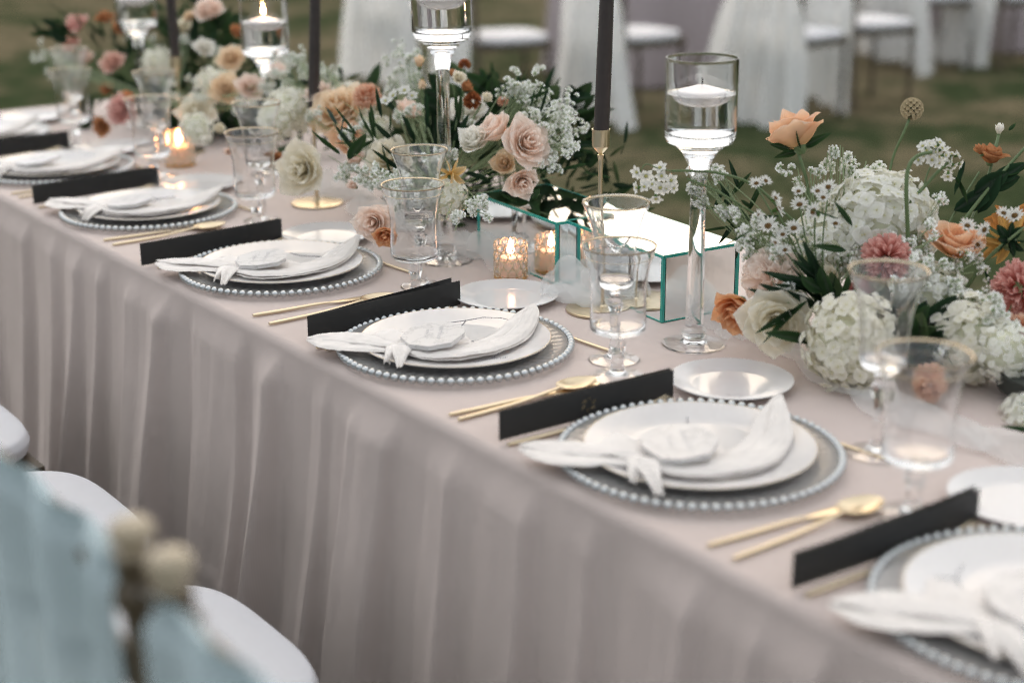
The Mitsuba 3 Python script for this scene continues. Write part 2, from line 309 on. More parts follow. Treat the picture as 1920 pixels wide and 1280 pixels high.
def marble_card(seed):
    r = np.random.default_rng(seed); n = 9
    a = np.arange(n) * 2 * PI / n + r.uniform(-.15, .15, n); rr = .049 * r.uniform(.92, 1.08, n)
    from shapely.geometry import Polygon
    p = Polygon(np.c_[rr * np.cos(a) * 1.12, rr * np.sin(a) * .9]).buffer(-.003).buffer(.003)
    m = trimesh.creation.extrude_polygon(p, .0062, engine="earcut"); return m
def script_ink(seed):
    r = np.random.default_rng(seed); ms = []
    for row, (x0, x1, y, h) in enumerate(((-.030, .030, .006, .012), (-.018, .016, -.012, .008))):
        n = 13 - 3 * row; pts = []
        for k in range(n):
            x = x0 + (x1 - x0) * k / n; a = h * (1.0 if k in (0, 6) else .38) * r.uniform(.8, 1.1); w = (x1 - x0) / n
            pts += [(x, y), (x + w * .75, y + a), (x + w * .35, y + a * .9), (x + w * .55, y)]
        ms.append(stroke(pts, .00019, .0062))
    return cat(ms)
cards = [ply(marble_card(s), "m_marble", 20) for s in (1, 2, 3)]
inks = [ply(script_ink(s), "m_ink", False) for s in (4, 6, 8)]

def spoon_bowl():
    def f(u, v):
        a = u * 2 * PI; rho = np.sin(np.minimum(v, 1 - v) * PI) ; top = v > .5
        y = .031 * rho * np.sin(a); x = .0195 * rho * np.cos(a) * (1 - .12 * np.sin(a))
        z = .0085 * (rho ** 2) - np.where(top, 0, .0011) + .0012
        return x, y, z
    return grid(28, 21, f, closed_u=True)
hand = lambda y0, y1, z0, z1: dense([(0, y0, z0, .0012, .0012), (0, y0 + .004, z0, .0027, .0024), (0, y0 + .05, z0, .0033, .0025), (0, y0 + .1, z0 + .001, .0031, .0022), (0, y1, z1, .0024, .0018)], 28)
spoon_d = ply(loft(hand(-.11, .052, .003, .009)), "m_gold", True), ply(trimesh.Trimesh(spoon_bowl().vertices + [0, .078, .001], spoon_bowl().faces, process=False), "m_gold", True)
knife_d = ply(loft(hand(-.11, .015, .003, .0035)), "m_gold", True), ply(loft(dense([(0, .013, .0035, .0025, .0016), (0.001, .03, .0035, .006, .0012), (.002, .075, .0035, .0085, .0009), (.0005, .105, .0035, .0055, .0007), (-.003, .114, .0035, .0008, .0005)], 24)), "m_gold", 50)
def tines():
    ms = [loft(dense([(0, .045, .0075, .0024, .0018), (0, .06, .006, .0075, .0013), (0, .076, .005, .0105, .0012), (0, .084, .0055, .0108, .0012)], 14))]
    for k in range(4):
        x = -.0090 + .0060 * k; ms.append(loft([(x, .082, .0055, .0017, .0012), (x, .10, .0078, .0015, .0010), (x * .97, .118, .0122, .0007, .0005)], 8))
    return cat(ms)
fork_d = ply(loft(hand(-.125, .048, .003, .0075)), "m_gold", True), ply(tines(), "m_gold", 50)

def menu_panel(l, h, bow=.0022):
    m = boxm((0, l / 2, h / 2), (.0007, l, h)).subdivide_to_size(.02, max_iter=12); v = m.vertices.copy()
    v[:, 0] += bow * np.sin(v[:, 1] / l * PI) + .0008 * np.sin(v[:, 1] * 40) * (v[:, 2] / h); m.vertices = v; return m
def goblet(prof, n=60):
    p = np.asarray(prof, float)
    return lathe(curve(p, 150), n, lambda z, th: 1 + 0.016 * (np.abs(np.cos(6 * th)) - .64) * sm(.4, .5, z / p[:, 1].max()) * (1 - sm(.86, .95, z / p[:, 1].max())))
wine_prof = [(0, .0052), (.010, .0046), (.024, .0019), (.034, .0001), (.0362, .0001), (.0366, .0009), (.034, .0015), (.024, .0033), (.014, .0066), (.0088, .0140), (.0078, .028), (.0100, .040), (.0112, .046), (.0080, .053), (.0095, .0570), (.0250, .0605), (.0350, .066), (.0372, .075), (.0365, .10), (.0372, .13), (.0420, .158), (.0488, .1788), (.0486, .1800), (.0472, .1788), (.0405, .158), (.0357, .13), (.0350, .10), (.0352, .078), (.0320, .0715), (.0200, .0690), (0, .0685)]
tall_prof = [(0, .0052), (.009, .0046), (.022, .0019), (.032, .0001), (.0346, .0001), (.0350, .0009), (.032, .0015), (.022, .0033), (.012, .0070), (.0075, .0150), (.0062, .045), (.0080, .066), (.0112, .078), (.0105, .085), (.0068, .092), (.0100, .100), (.0205, .1050), (.0250, .111), (.0265, .125), (.0282, .155), (.0335, .188), (.0448, .2188), (.0446, .2200), (.0432, .2188), (.0320, .188), (.0268, .155), (.0250, .125), (.0225, .1150), (.0120, .1125), (0, .1120)]
wine_d = ply(goblet(wine_prof), "m_glass", 35); tall_d = ply(goblet(tall_prof), "m_glass", 35)
wine_rim = ply(lathe([(.0483, .1789), (.0488, .1794), (.0487, .1803), (.0471, .1800), (.0468, .1786), (.0470, .1784), (.0474, .1798), (.0486, .1801), (.0483, .1789)], 60), "m_gold", 60)
wine_band = ply(ring(.0449, .0004, 60, 5), "m_gold", True)
tall_rim = ply(lathe([(.0443, .2189), (.0448, .2194), (.0447, .2203), (.0431, .2200), (.0428, .2186), (.0430, .2184), (.0434, .2198), (.0446, .2201), (.0443, .2189)], 60), "m_gold", 60)

MENU = {5: (-.178, -.156, 3, .263), 4: (-.150, -.150, -4, .275), 6: (-.175, -.156, 2, .264), 3: (-.172, -.171, -2, .270), 2: (-.200, -.153, -3.5, .270), 1: (-.225, -.150, -1, .27), 0: (-.205, -.150, -1, .27)}
OPEN = {4: 4.2}
SP = {4: (.222, .229), 3: (.205, .244), 5: (.190, .214), 2: (.160, .188), 1: (.17, .20), 0: (.18, .21)}
WG = {3: ((.255, .097), (.208, .140)), 4: ((.222, .108), (.165, .150)), 5: ((.250, .073), (.110, .176)), 2: ((.240, .103), (.180, .146)), 1: ((.262, .110), (.185, .160)), 0: ((.280, .133), (.222, .156))}
BREAD = {4: (-.150, .197), 5: (-.155, .199), 3: (-.146, .170), 6: (-.165, .185), 2: (-.15, .175), 1: (-.14, .19), 0: (-.15, .19)}
for i, x in enumerate(PX):
    w = which(i); rz = float(R.uniform(0, 360))
    c = thing("charger_plate", f"clear glass charger with silver beaded rim under the {w}", "charger plate", "beaded glass chargers along the table edge")
    part(c, "disc", charger_disc, at(x, PY, TZ + .0005)); part(c, "rim", charger_ring, at(x, PY, TZ + .0005))
    for k in range(79):
        a = 2 * PI * k / 79; part(c, "bead", bead, at(x + .1612 * math.cos(a), PY + .1612 * math.sin(a), TZ + .0112))
    p = thing("dinner_plate", f"white dinner plate with fine gold rim, {ORD[i]} from the right edge", "plate", "white dinner plates on glass chargers")
    part(p, "dish", plate, at(x, PY, TZ)); part(p, "gold_rim", plate_rim, at(x, PY, TZ + .0216))
    part(p, "line_drawing", prints[i % 3], at(x, PY, TZ, (i * 37) % 360 if i != 4 else 20), label="thin grey constellation lines printed on the plate")
    s = thing("napkin", f"knotted white linen napkin lying on the {w}", "napkin", "knotted white napkins on the plates")
    put(s, napkins[i], at(x, PY, TZ, float(R.uniform(-10, 7))))
    if i >= 1:
        m = thing("place_card", f"white marble place card with script on the {w}", "place card", "marble place cards on napkins")
        rz = -35 + float(R.uniform(-8, 8)); q = at(x + .012, PY - .042, TZ + .0305, rz) @ T().rotate([1, 0, 0], 4)
        part(m, "stone", cards[i % 3], q); part(m, "handwriting", inks[i % 3], q, label="grey handwritten script")
    mx, my, ang, L = MENU[i]; op = OPEN.get(i, 1.4)
    m = thing("menu_card", f"folded black menu card standing left of the {w}", "menu card", "black menu cards between plates")
    fp = ply(menu_panel(L, .0375, .0030 * math.sin(i * 2.1 + 1)), "m_card", 30)
    part(m, "front_panel", fp, at(x + mx, PY + my, TZ + .0042, -ang)); part(m, "back_panel", fp, at(x + mx - .0012, PY + my + .001, TZ + .0042, -ang + op))
    if i == 5:
        em = cat([tube([[.0008, .13 + .006 * math.cos(a), .019 + .006 * math.sin(a)], [.0008, .13 + .011 * math.cos(a + .5), .019 + .009 * math.sin(a + .5)]], .0006, 5) for a in np.arange(6) * PI / 3])
        part(m, "emblem", ply(em, "m_foil", False), at(x + mx, PY + my, TZ + .0042, -ang), label="small faint gold emblem")
    for k, dx in enumerate((.020, .034) if i == 4 else (.021,)):
        f = thing("fork", f"{'inner ' if k else ''}gold fork half under the menu card at the {w}", "fork", "gold forks beside the menu cards")
        q = at(x + mx + dx, PY - .028 + .006 * k, TZ + .0008, -ang)
        part(f, "handle", fork_d[0], q); part(f, "tines", fork_d[1], q)
    if i in SP:
        a, b = SP[i]
        k_ = thing("knife", f"slim gold knife right of the {w}", "knife", "gold knives right of the plates"); q = at(x + a, PY - .043, TZ + .0005, -6)
        part(k_, "handle", knife_d[0], q); part(k_, "blade", knife_d[1], q)
        k_ = thing("spoon", f"gold spoon right of the {w}", "spoon", "gold spoons right of the plates"); q = at(x + b, PY - .043, TZ + .0005, 1.0)
        part(k_, "handle", spoon_d[0], q); part(k_, "bowl", spoon_d[1], q)
    if i >= 1:
        d = thing("dessert_spoon", f"small gold dessert spoon lying behind the {w}", "spoon", "gold dessert spoons behind the plates"); q = at(x + .055, PY + .158, TZ + .0005, 95, .82)
        part(d, "handle", spoon_d[0], q); part(d, "bowl", spoon_d[1], q)
    bx, by = BREAD[i]
    b_ = thing("bread_plate", f"small white bread plate behind the menu card of the {w}", "plate", "small bread plates")
    put(b_, bread, at(x + bx, PY + by, TZ + .0015))
    if i in WG:
        (a, b), (c_, d) = WG[i]
        g = thing("wine_glass", f"short gold rimmed goblet right behind the {w}", "glass", "short goblets"); q = at(x + a, PY + b, TZ + .0004)
        part(g, "bowl", wine_d, q); part(g, "gold_rim", wine_rim, q); part(g, "gold_band", wine_band, at(x + a, PY + b, TZ + .167))
        g = thing("water_goblet", f"tall flared goblet behind the short goblet at the {w}", "glass", "tall goblets"); q = at(x + c_, PY + d, TZ + .0004)
        part(g, "bowl", tall_d, q); part(g, "gold_rim", tall_rim, q)

# ---------------------------------------------------------------- mirrored boxes, vases, candles
def mirror_box(x, y, rz, L, D, H, label):
    k = thing("mirror_box", label, "mirror box", "mirrored riser boxes on the table"); t = .004; q = at(x, y, TZ + .0008, rz)
    bv = lambda c, e: ply(boxm(c, e), "m_mirror", False)
    part(k, "top_panel", bv((0, 0, H - t / 2), (L, D, t)), q)
    for s in (-1, 1):
        part(k, "side_panel", bv((0, s * (D / 2 - t / 2 - .0006), (H - t) / 2), (L - .0012, t, H - t)), q)
        part(k, "end_panel", bv((s * (L / 2 - t / 2 - .0006), 0, (H - t) / 2), (t, D - 2 * t - .004, H - t)), q)
    e = []
    for s in (-1, 1):
        e += [boxm((0, s * (D / 2 + .0006), H - t / 2), (L + .0036, .0022, t + .0004)), boxm((s * (L / 2 + .0006), 0, H - t / 2), (.0022, D - .002, t + .0004))]
        e += [boxm((s * (L / 2 - .0012), r * (D / 2 - .0012), (H - t) / 2), (.0046, .0046, H - t - .0006)) for r in (-1, 1)]
        e += [boxm((0, s * (D / 2 - .0012), .0008), (L - .010, .0034, .0016)), boxm((s * (L / 2 - .0012), 0, .0008), (.0034, D - .010, .0016))]
    part(k, "glass_edge", ply(cat(e), "m_glass_edge", False), q, label="teal green bevelled glass edges")
mirror_box(-1.764, 1.5525, -5.0, .257, .140, .102, "mirrored glass box with green edges beside the nearest tall vase")
mirror_box(-2.012, 1.552, -4.5, .245, .140, .102, "mirrored glass box reflecting blush roses, the left of two")

def vase_prof(c, H):
    return [(0, .0048), (.012, .0040), (.030, .0014), (.042, .0001), (.0452, .0001), (.0455, .0009), (.042, .0016), (.030, .0030), (.020, .0046), (.0150, .0080), (.0150, .011), (.0172, .015), (.0175, .020), (.0150, .0245), (.0128, .027), (.0130, .030),
            (.0128, .05), (.0118, .12), (.0106, c - .10), (.0112, c - .055), (.0150, c - .035), (.0235, c - .018), (.0330, c - .009), (.0445, c - .003), (.0478, c + .004), (.0486, c + .012), (.0486, H - .004), (.0484, H),
            (.0470, H), (.0466, H - .004), (.0466, c + .014), (.0455, c + .0095), (.040, c + .0075), (0, c + .007)]
def dense_lin(p, m=3):
    p = np.asarray(p, float); return np.vstack([np.linspace(p[i], p[i + 1], m, endpoint=False) for i in range(len(p) - 1)] + [p[-1:]])
fl_candle = ply(lathe(curve([(0, 0), (.014, 0), (.024, .004), (.0300, .011), (.0318, .016), (.0300, .0195), (.020, .0225), (.008, .026), (0, .0275)], 40), 48), "m_white_wax", 40)
wick_d = ply(tube([[0, 0, 0], [.0006, 0, .004], [0, .0006, .009]], .0009, 6), "m_wick")
flame_mesh = lathe(curve([(0, 0), (.0036, .003), (.0052, .008), (.0040, .015), (.0016, .022), (0, .027)], 20), 16)
def flame(key_parent, q, rad):
    d = ply(flame_mesh, "m_white_wax", True); d["emitter"] = {"type": "area", "radiance": rgb(*rad)}
    part(key_parent, "flame", d, q)
def tall_vase(x, y, c, water, lit, label, lab2):
    H = c + .110
    k = thing("tall_vase", label, "glass vase", "tall stemmed glass candle vases"); q = at(x, y, TZ + .0005)
    put(k, ply(lathe(dense_lin(vase_prof(c, H)), 64), "m_glass", 30), q)
    wl = c + .0073 + water
    wat = lathe([(0, c + .0076), (.0395, c + .0082), (.0448, c + .0102), (.0461, c + .0145), (.0461, wl - .0006), (.0460, wl), (.0425, wl - .0009), (.0330, wl - .0010), (0, wl - .0010)], 64)
    w = thing("vase_water", "clear water in the " + lab2, "water", "water in the tall vases"); put(w, ply(wat, "m_water", 35), q)
    f = thing("floating_candle", "white floating candle in the " + lab2, "candle", "floating candles in tall vases")
    part(f, "wax", fl_candle, at(x + .002, y - .001, TZ + wl - .0155)); part(f, "wick", wick_d, at(x + .002, y - .001, TZ + wl + .0115))
    if lit: flame(f, at(x + .002, y - .001, TZ + wl + .016, 0, .75), (18, 9.5, 3.6))
tall_vase(-1.541, 1.442, .291, .0560, False, "tall stemmed glass vase with clear stem standing right of the mirrored boxes", "nearest tall vase, right of centre")
tall_vase(-2.130, 1.419, .373, .0540, False, "tall stemmed glass vase between the middle flowers and dark candle", "second tall vase from the right")
tall_vase(-2.927, 1.512, .256, .0560, True, "tall stemmed glass vase holding the lit floating candle", "third tall vase, with flame")
tall_vase(-3.645, 1.540, .245, .0560, False, "farthest tall stemmed glass vase behind rust blooms", "farthest tall vase")

cup_d = ply(lathe([(0, -.012), (.0028, -.012), (.0040, -.009), (.0115, -.001), (.0130, .002), (.0130, .0235), (.0136, .024), (.0136, .0262), (.0122, .0262), (.0122, .004), (0, .004)], 40), "m_gold", 30)
foot_d = ply(lathe([(0, 0), (.049, 0), (.0505, .0012), (.0500, .0038), (.046, .0046), (.010, .0052), (.0062, .008), (.0050, .013), (0, .013)], 64), "m_gold", 30)
def candlestick(x, y, cz, top, lean, label, lab2):
    k = thing("candlestick", label, "candlestick", "slender gold candlesticks")
    part(k, "foot", foot_d, at(x, y, TZ + .0006))
    part(k, "stem", ply(lathe(dense_lin([(0, .011), (.0047, .011), (.0040, .03), (.0034, cz * .5), (.0036, cz - .02), (.0050, cz - .012), (0, cz - .0118)]), 20), "m_gold", 40), at(x, y, TZ))
    part(k, "cup", cup_d, at(x, y, TZ + cz))
    c = thing("taper_candle", label=lab2, cat_="candle", group="dark taper candles in gold candlesticks")
    L = top - cz; ax = np.array([lean[0], lean[1], 1.0])
    part(c, "wax", ply(lathe(dense_lin([(0, .0045), (.0114, .0045), (.0112, L * .4), (.0100, L * .8), (.0075, L * .96), (.0030, L), (0, L)]), 24), "m_wax", 40), frame([x, y, TZ + cz], ax))
    part(c, "wick", wick_d, frame(np.array([x, y, TZ + cz]) + ax * (L - .002), ax))
candlestick(-1.748, 1.439, .250, .56, (.010, .030), "gold candlestick standing before the right mirrored box", "dark taper candle between the two nearest tall vases")
candlestick(-2.633, 1.454, .155, .47, (.020, .055), "short gold candlestick with round foot beside the cream white rose", "dark taper candle in the short gold candlestick")
candlestick(-3.278, 1.470, .189, .47, (-.015, -.006), "gold candlestick farthest along the table", "dark taper candle in the farthest candlestick")

ring_d = ply(ring(.0068, .00095, 20, 6), "m_gold", True)
cry = trimesh.creation.icosphere(2, .0062); cry.apply_scale([1, 1, .32]); crystal_d = ply(cry, "m_crystal", False)
def votive(x, y, label, bright, s=1.0):
    k = thing("votive_holder", label, "candle holder", "crystal and gold wire candle holders")
    part(k, "base", ply(lathe([(0, 0), (.0265, 0), (.0275, .001), (.0275, .0035), (.0262, .0042), (0, .0042)], 40), "m_gold_dark", 30), at(x, y, TZ + .0006, 0, s))
    for row in range(4):
        for c in range(12):
            a = 2 * PI * (c + .5 * (row % 2)) / 12; d = np.array([math.cos(a), math.sin(a), 0])
            q = frame(np.array([x, y, TZ + (.0125 + row * .0140) * s]) + d * .0262 * s, d, s)
            part(k, "wire_ring", ring_d, q); part(k, "crystal", crystal_d, q)
    c = thing("tealight", f"glowing tealight inside the {label}", "candle", "lit tealights in crystal holders")
    part(c, "wax", ply(lathe([(0, 0), (.0175, 0), (.0190, .001), (.0185, .031), (.0160, .0318), (0, .0300)], 36), "m_lit_wax", 30), at(x, y, TZ + .0052 * s, 0, s))
    part(c, "wick", wick_d, at(x, y, TZ + .034 * s))
    flame(c, at(x, y, TZ + .0385 * s, 0, 1.1 * s), bright)
votive(-1.975, 1.440, "gold wire candle holder with crystal beads before the left mirrored box", (3.8, 1.8, 1.0))
votive(-3.139, 1.400, "blurred glowing gold candle holder with crystals beside the far flowers", (7.5, 3.0, 1.0), 1.2)

# ---------------------------------------------------------------- tulle along the table centre
def tulle_lump(cx, cy, rx, ry, h, seed, rz=0.0, n=46):
    def f(u, v):
        a = u * 2 * PI; rr = v * (1 + .22 * n3(np.stack([np.cos(a) * 1.7 + seed, np.sin(a) * 1.7, 0 * a], -1), 1) * 2)
        X, Y = rr * rx * np.cos(a), rr * ry * np.sin(a)
        q = np.stack([X * 22 + seed, Y * 22, 0 * X], -1)
        wr = np.abs(n3(np.stack([X * 26 + 30 * Y + seed, Y * 13 - X * 8, 0 * X], -1), 3)) * 2
        z = h * (np.clip(1 - rr ** 2, 0, 1) ** .6) * (.55 + .9 * (n3(q, 2) + .5)) * (.72 + .55 * wr) + .0012
        c, s = math.cos(rz), math.sin(rz)
        return cx + c * X - s * Y, cy + s * X + c * Y, TZ + z
    return grid(n, n // 2, f, closed_u=True)
TUL = [(-1.835, 1.455, .085, .045, .048, 1, -.3), (-1.80, 1.435, .06, .035, .030, 2, .4), (-2.08, 1.50, .11, .06, .050, 3, -.2), (-2.17, 1.47, .08, .05, .035, 4, .5), (-1.585, 1.56, .065, .05, .040, 5, .2), (-1.50, 1.53, .07, .04, .035, 6, 0),
       (-1.31, 1.490, .13, .045, .020, 7, -.25), (-1.15, 1.455, .14, .05, .018, 8, -.1), (-.95, 1.47, .15, .06, .02, 9, 0), (-2.45, 1.50, .14, .07, .03, 10, -.1), (-2.70, 1.52, .12, .06, .035, 11, .2)]
tr = thing("tulle_runner", "crumpled sheer white tulle runner along the middle of the table", "table runner")
for t in TUL:
    part(tr, "gathered_fold", ply(tulle_lump(*t), "m_tulle", True))
    if t[4] > .025: part(tr, "gathered_fold", ply(tulle_lump(t[0] + .01, t[1] + .008, t[2] * .8, t[3] * .85, t[4] * .75, t[5] + 20, t[6]), "m_tulle", True))

# ---------------------------------------------------------------- chairs
def cushion(w, d, h):
    def f(u, v):
        a = u * 2 * PI; e = 2 / 3.6
        cx, sy = np.sign(np.cos(a)) * np.abs(np.cos(a)) ** e, np.sign(np.sin(a)) * np.abs(np.sin(a)) ** e
        pr = np.interp(v, [0, .12, .25, .4, .55, .75, 1], [0, .90, .985, 1, .97, .75, 0]); pz = np.interp(v, [0, .12, .25, .4, .55, .75, 1], [0, .03, .25, .6, .88, .98, 1.0])
        return cx * pr * w / 2, sy * pr * d / 2, pz * h
    return grid(64, 26, f, closed_u=True)
cush_d = ply(cushion(.41, .41, .05), "m_cushion", True)
finial_d = ply(lathe(curve([(0, -.01), (.011, -.01), (.0085, 0), (.0110, .003), (.0145, .008), (.0156, .013), (.0135, .0185), (.009, .0215), (0, .022)], 30), 28), "m_wood_light", 40)
def turned(z0, z1, r):
    p = [(0, z0), (r, z0)]
    for z in np.linspace(z0 + .03, z1 - .03, max(2, int((z1 - z0) / .14))):
        p += [(r * .92, z - .012), (r * 1.28, z - .006), (r * 1.28, z + .006), (r * .92, z + .012)]
    return lathe(p + [(r, z1), (0, z1)], 14)
leg_d, post_d = ply(turned(.004, .43, .0135), "m_wood", 40), ply(turned(.004, .985, .0140), "m_wood", 40)
def drape(seed, flare, L, w0, spread=0.0, top=.992):
    """Sheer cloth hung over the back rail: a short flap inside, a long pleated fall outside (local -y)."""
    def f(u, v):
        s = u - .5; t = np.clip((v - .12) / .88, 0, 1)
        ins = np.clip(1 - v / .12, 0, 1)
        tie = 1 - .24 * np.exp(-((t - .20) / .14) ** 2) * flare
        W = w0 * (tie + np.minimum(flare, 1.5) * (.34 * t ** 1.6 + .10 * np.sin(seed * 2.1 + t * 5) * t))
        ph = s * 27 + 2.2 * n3(np.stack([s * 5, t * 1.5, 0 * s + seed], -1), 1)
        am = .004 + .020 * sm(.02, .6, t) * (1 + .6 * (flare > 1))
        x = s * W + .006 * np.sin(ph * .7 + seed) * t + spread * t * t
        y = -.245 + .03 * t - .040 * t * flare - .018 + .036 * ins ** .8 + am * np.sin(ph) + .012 * n3(np.stack([s * 9, t * 3, 0 * s + seed], -1), 2)
        z = top - np.where(ins > 0, .085 * ins ** 1.6, L * t) - .014 * s * s + (.014 + .07 * (flare > 1)) * n3(np.stack([s * 5, 0 * s, 0 * s + seed], -1), 5) * t ** 2
        return x, y + np.where(ins > 0, 0, .018 * (1 - sm(0, .03, t))), z
    return grid(90, 70, f)
def chair(x, y, rz, label, group, seed, flare=1.0, L=.95, w0=.40, spread=0.0, seat_z=.41, cloth="m_drape", top=.992):
    k = thing("banquet_chair", label, "chair", group); q = at(x, y, 0, rz)
    part(k, "seat", cush_d, q @ T().translate([0, 0, seat_z])); part(k, "seat_frame", ply(boxm((0, 0, seat_z - .012), (.385, .385, .024)), "m_wood", False), q)
    for sx in (-1, 1):
        part(k, "leg", leg_d, q @ T().translate([sx * .175, .175, 0])); part(k, "post", post_d, q @ T().translate([sx * .205, -.190, 0]) @ T().rotate([1, 0, 0], 3.2)); part(k, "finial", finial_d, q @ T().translate([sx * .205, -.245, .987]))
    for z in (.955, .88, .58): part(k, "rail", ply(tube([[-.2, -.19 - .056 * z, z], [.2, -.19 - .056 * z, z]], .011, 10), "m_wood", 40), q)
    for sx in (-.1, -.035, .035, .1): part(k, "spindle", ply(tube([[sx, -.222, .58], [sx, -.239, .88]], .008, 8), "m_wood", 40), q)
    part(k, "drape", ply(drape(seed, flare, L, w0, spread, top), cloth, True), q)
FG = "draped chairs along the near side of the table"
chair(-.652, .600, 0, "nearest draped chair in the bottom left corner, blue grey cloth over its back", FG, 1, .1, .90, .410, seat_z=.44, top=.990)
chair(-1.122, .600, 0, "second draped chair from the camera, with dark turned back post at the left edge", FG, 2, .1, .90, .410, seat_z=.44, top=.990)
chair(-1.620, .600, 0, "chair whose round pale seat shows at the bottom left, below the finials", FG, 3, .1, .90, .410, seat_z=.44, top=.990)
chair(-2.110, .600, 0, "chair whose seat corner shows just above the two finials", FG, 4, .1, .90, .410, seat_z=.44, top=.990)
chair(-2.600, .600, 0, "chair whose seat is cut by the left edge of the photo", FG, 5, .1, .90, .410, seat_z=.44, top=.990)
BG = "white draped chairs on the lawn behind"
def bg(x, y, fx, fy, label, seed, spread=0.0, fl=1.5):
    """(x, y): the foot of the drape; (fx, fy): where the seat looks."""
    n = math.hypot(fx, fy); a = math.degrees(math.atan2(fy, fx)) - 90
    chair(x + fx / n * .27, y + fy / n * .27, a, label, BG, seed, fl, .965, .43, spread, cloth="m_drape_white")
bg(-7.95, 4.85, -.2, 1, "white draped chair farthest left behind the flowers", 5)
bg(-6.62, 4.48, .3, 1, "white draped chair behind the middle vase, seat showing at its right", 6)
bg(-6.22, 5.05, .05, 1, "white draped chair directly behind the dark taper candle", 7, .03)
bg(-5.66, 5.70, -.1, 1, "white draped chair behind the nearest tall vase", 8, -.05)
bg(-5.86, 6.36, .25, .95, "white draped chair just right of the nearest tall vase", 9)
bg(-7.03, 8.05, -.2, 1, "far white draped chair, third from the right at the top", 10)
bg(-6.55, 7.75, .3, 1, "white draped chair second from the right at the top", 11, .1)
bg(-6.28, 8.15, .3, 1, "white draped chair at the top right of the lawn", 12, -.1)

def draped_table(x, y, r, label):
    k = thing("round_table", label, "table", "cloth covered tables on the lawn behind")
    def f(u, v):
        a = u * 2 * PI; t = np.clip((v - .3) / .7, 0, 1)
        rr = np.where(v < .3, r * v / .3, r + .01 + t * (.03 + .045 * np.sin(a * 17 + np.sin(a * 3))))
        return x + rr * np.cos(a), y + rr * np.sin(a), np.where(v < .3, TZ, TZ - .735 * t)
    put(k, ply(grid(160, 40, f, closed_u=True), "m_cloth_far", 50))
draped_table(-7.35, 6.70, .80, "round table under a mauve cloth behind the white chairs")
draped_table(-7.0, 9.6, .85, "far table under a mauve cloth at the top right")

# ---------------------------------------------------------------- flowers
def colored(m, c, mat): return mikit.ply(m, mat, smooth=True, color=np.clip(c, 0, 1))
def petal(f, cols, seed, tip, size_w, nu=11, nv=9, wild=.05):
    """One rose petal at stage f (0 = heart, 1 = outermost), unit flower radius about 1, axis +z, centred at angle 0."""
    base, mid, edge = (np.array(c) for c in cols); r = np.random.default_rng(seed)
    U, V = np.meshgrid(np.linspace(-1, 1, nu), np.linspace(0, 1, nv), indexing="ij")
    t = V * (1 - .20 * U ** 2 * V + tip * np.clip(1 - np.abs(U) / .45, 0, 1) * V)
    Rp, Hp = .10 + .72 * f ** .85, 1.02 - .42 * f ** 1.5
    w = (.36 + .42 * f) * size_w
    hw = w * np.sin(np.clip(V * .80 + .12, 0, 1) * PI) ** .55 * np.where(V > .75, 1 - .30 * ((V - .75) / .25) ** 2, 1)
    rad = Rp * (.22 + .78 * np.sin(np.clip(t, 0, 1) * PI / 2) ** .8) + .34 * f ** 1.6 * t ** 3.2 + .10 * f * (np.abs(U) ** 3) * t
    z = Hp * (t - .26 * f * t ** 4) - .18 * f
    a = U * hw / np.maximum(rad, .16)
    p = np.stack([rad * np.cos(a), rad * np.sin(a), z], -1)
    q = p * 2.4 + r.uniform(0, 50, 3)
    p = p + wild * (1 + f) * np.stack([n3(q, 1), n3(q, 2), n3(q, 3)], -1) * V[..., None] * 2
    p[..., 2] += .05 * f * np.sin(U * 5 + seed) * V ** 3
    k = sm(0, .55, V)[..., None]; e = sm(.72, 1.05, np.maximum(V, np.abs(U) * V))[..., None]
    c = base * (1 - k) + mid * k; c = c * (1 - e) + edge * e
    c = c * (1 - .07 * np.abs(np.sin(U * 17 + seed)) [..., None] * (1 - k)) * (1 + .30 * (n3(np.stack([U * 9, V * 2, 0 * U + seed], -1), 5))[..., None])
    b = np.arange(nv - 1)[None]; a_ = np.arange(nu - 1)[:, None]
    qd = np.stack([a_ * nv + b, (a_ + 1) * nv + b, (a_ + 1) * nv + b + 1, a_ * nv + b + 1], -1).reshape(-1, 4)
    return M(p, qd), c.reshape(-1, 3)
COL = {"peach": ((.84, .56, .28), (.85, .57, .37), (.86, .67, .53)), "deep": ((.80, .46, .18), (.78, .42, .22), (.75, .48, .30)), "blush": ((.90, .74, .56), (.91, .77, .68), (.92, .84, .78)), "cream": ((.84, .76, .54), (.86, .81, .68), (.87, .84, .76)),
       "white": ((.84, .82, .68), (.88, .86, .80), (.89, .88, .85)), "pink": ((.66, .26, .24), (.78, .48, .43), (.84, .66, .60)), "rust": ((.50, .21, .09), (.54, .26, .12), (.47, .25, .14)), "apricot": ((.86, .62, .34), (.87, .70, .50), (.88, .78, .64)), "dusty": ((.70, .38, .30), (.82, .56, .47), (.85, .67, .58))}
PROTO = {}
def rose_proto(color, form):
    if (color, form) not in PROTO:
        n, f0, f1, tip, w = {"open": (20, 0, 1.0, .10, 1.0), "half": (15, 0, .72, .14, 1.05), "bud": (9, 0, .40, .16, 1.15), "garden": (27, 0, 1.05, .04, .85), "cup": (10, .18, .84, .17, 1.5)}[form]
        out = []
        for i in range(n):
            f = f0 + (f1 - f0) * i / (n - 1); m, c = petal(f, COL[color], i * 7 + len(PROTO), tip if i > n // 3 else .03, w)
            out.append((colored(m, c, "m_petal"), math.degrees(i * 2.39996)))
        PROTO[color, form] = out
    return PROTO[color, form]
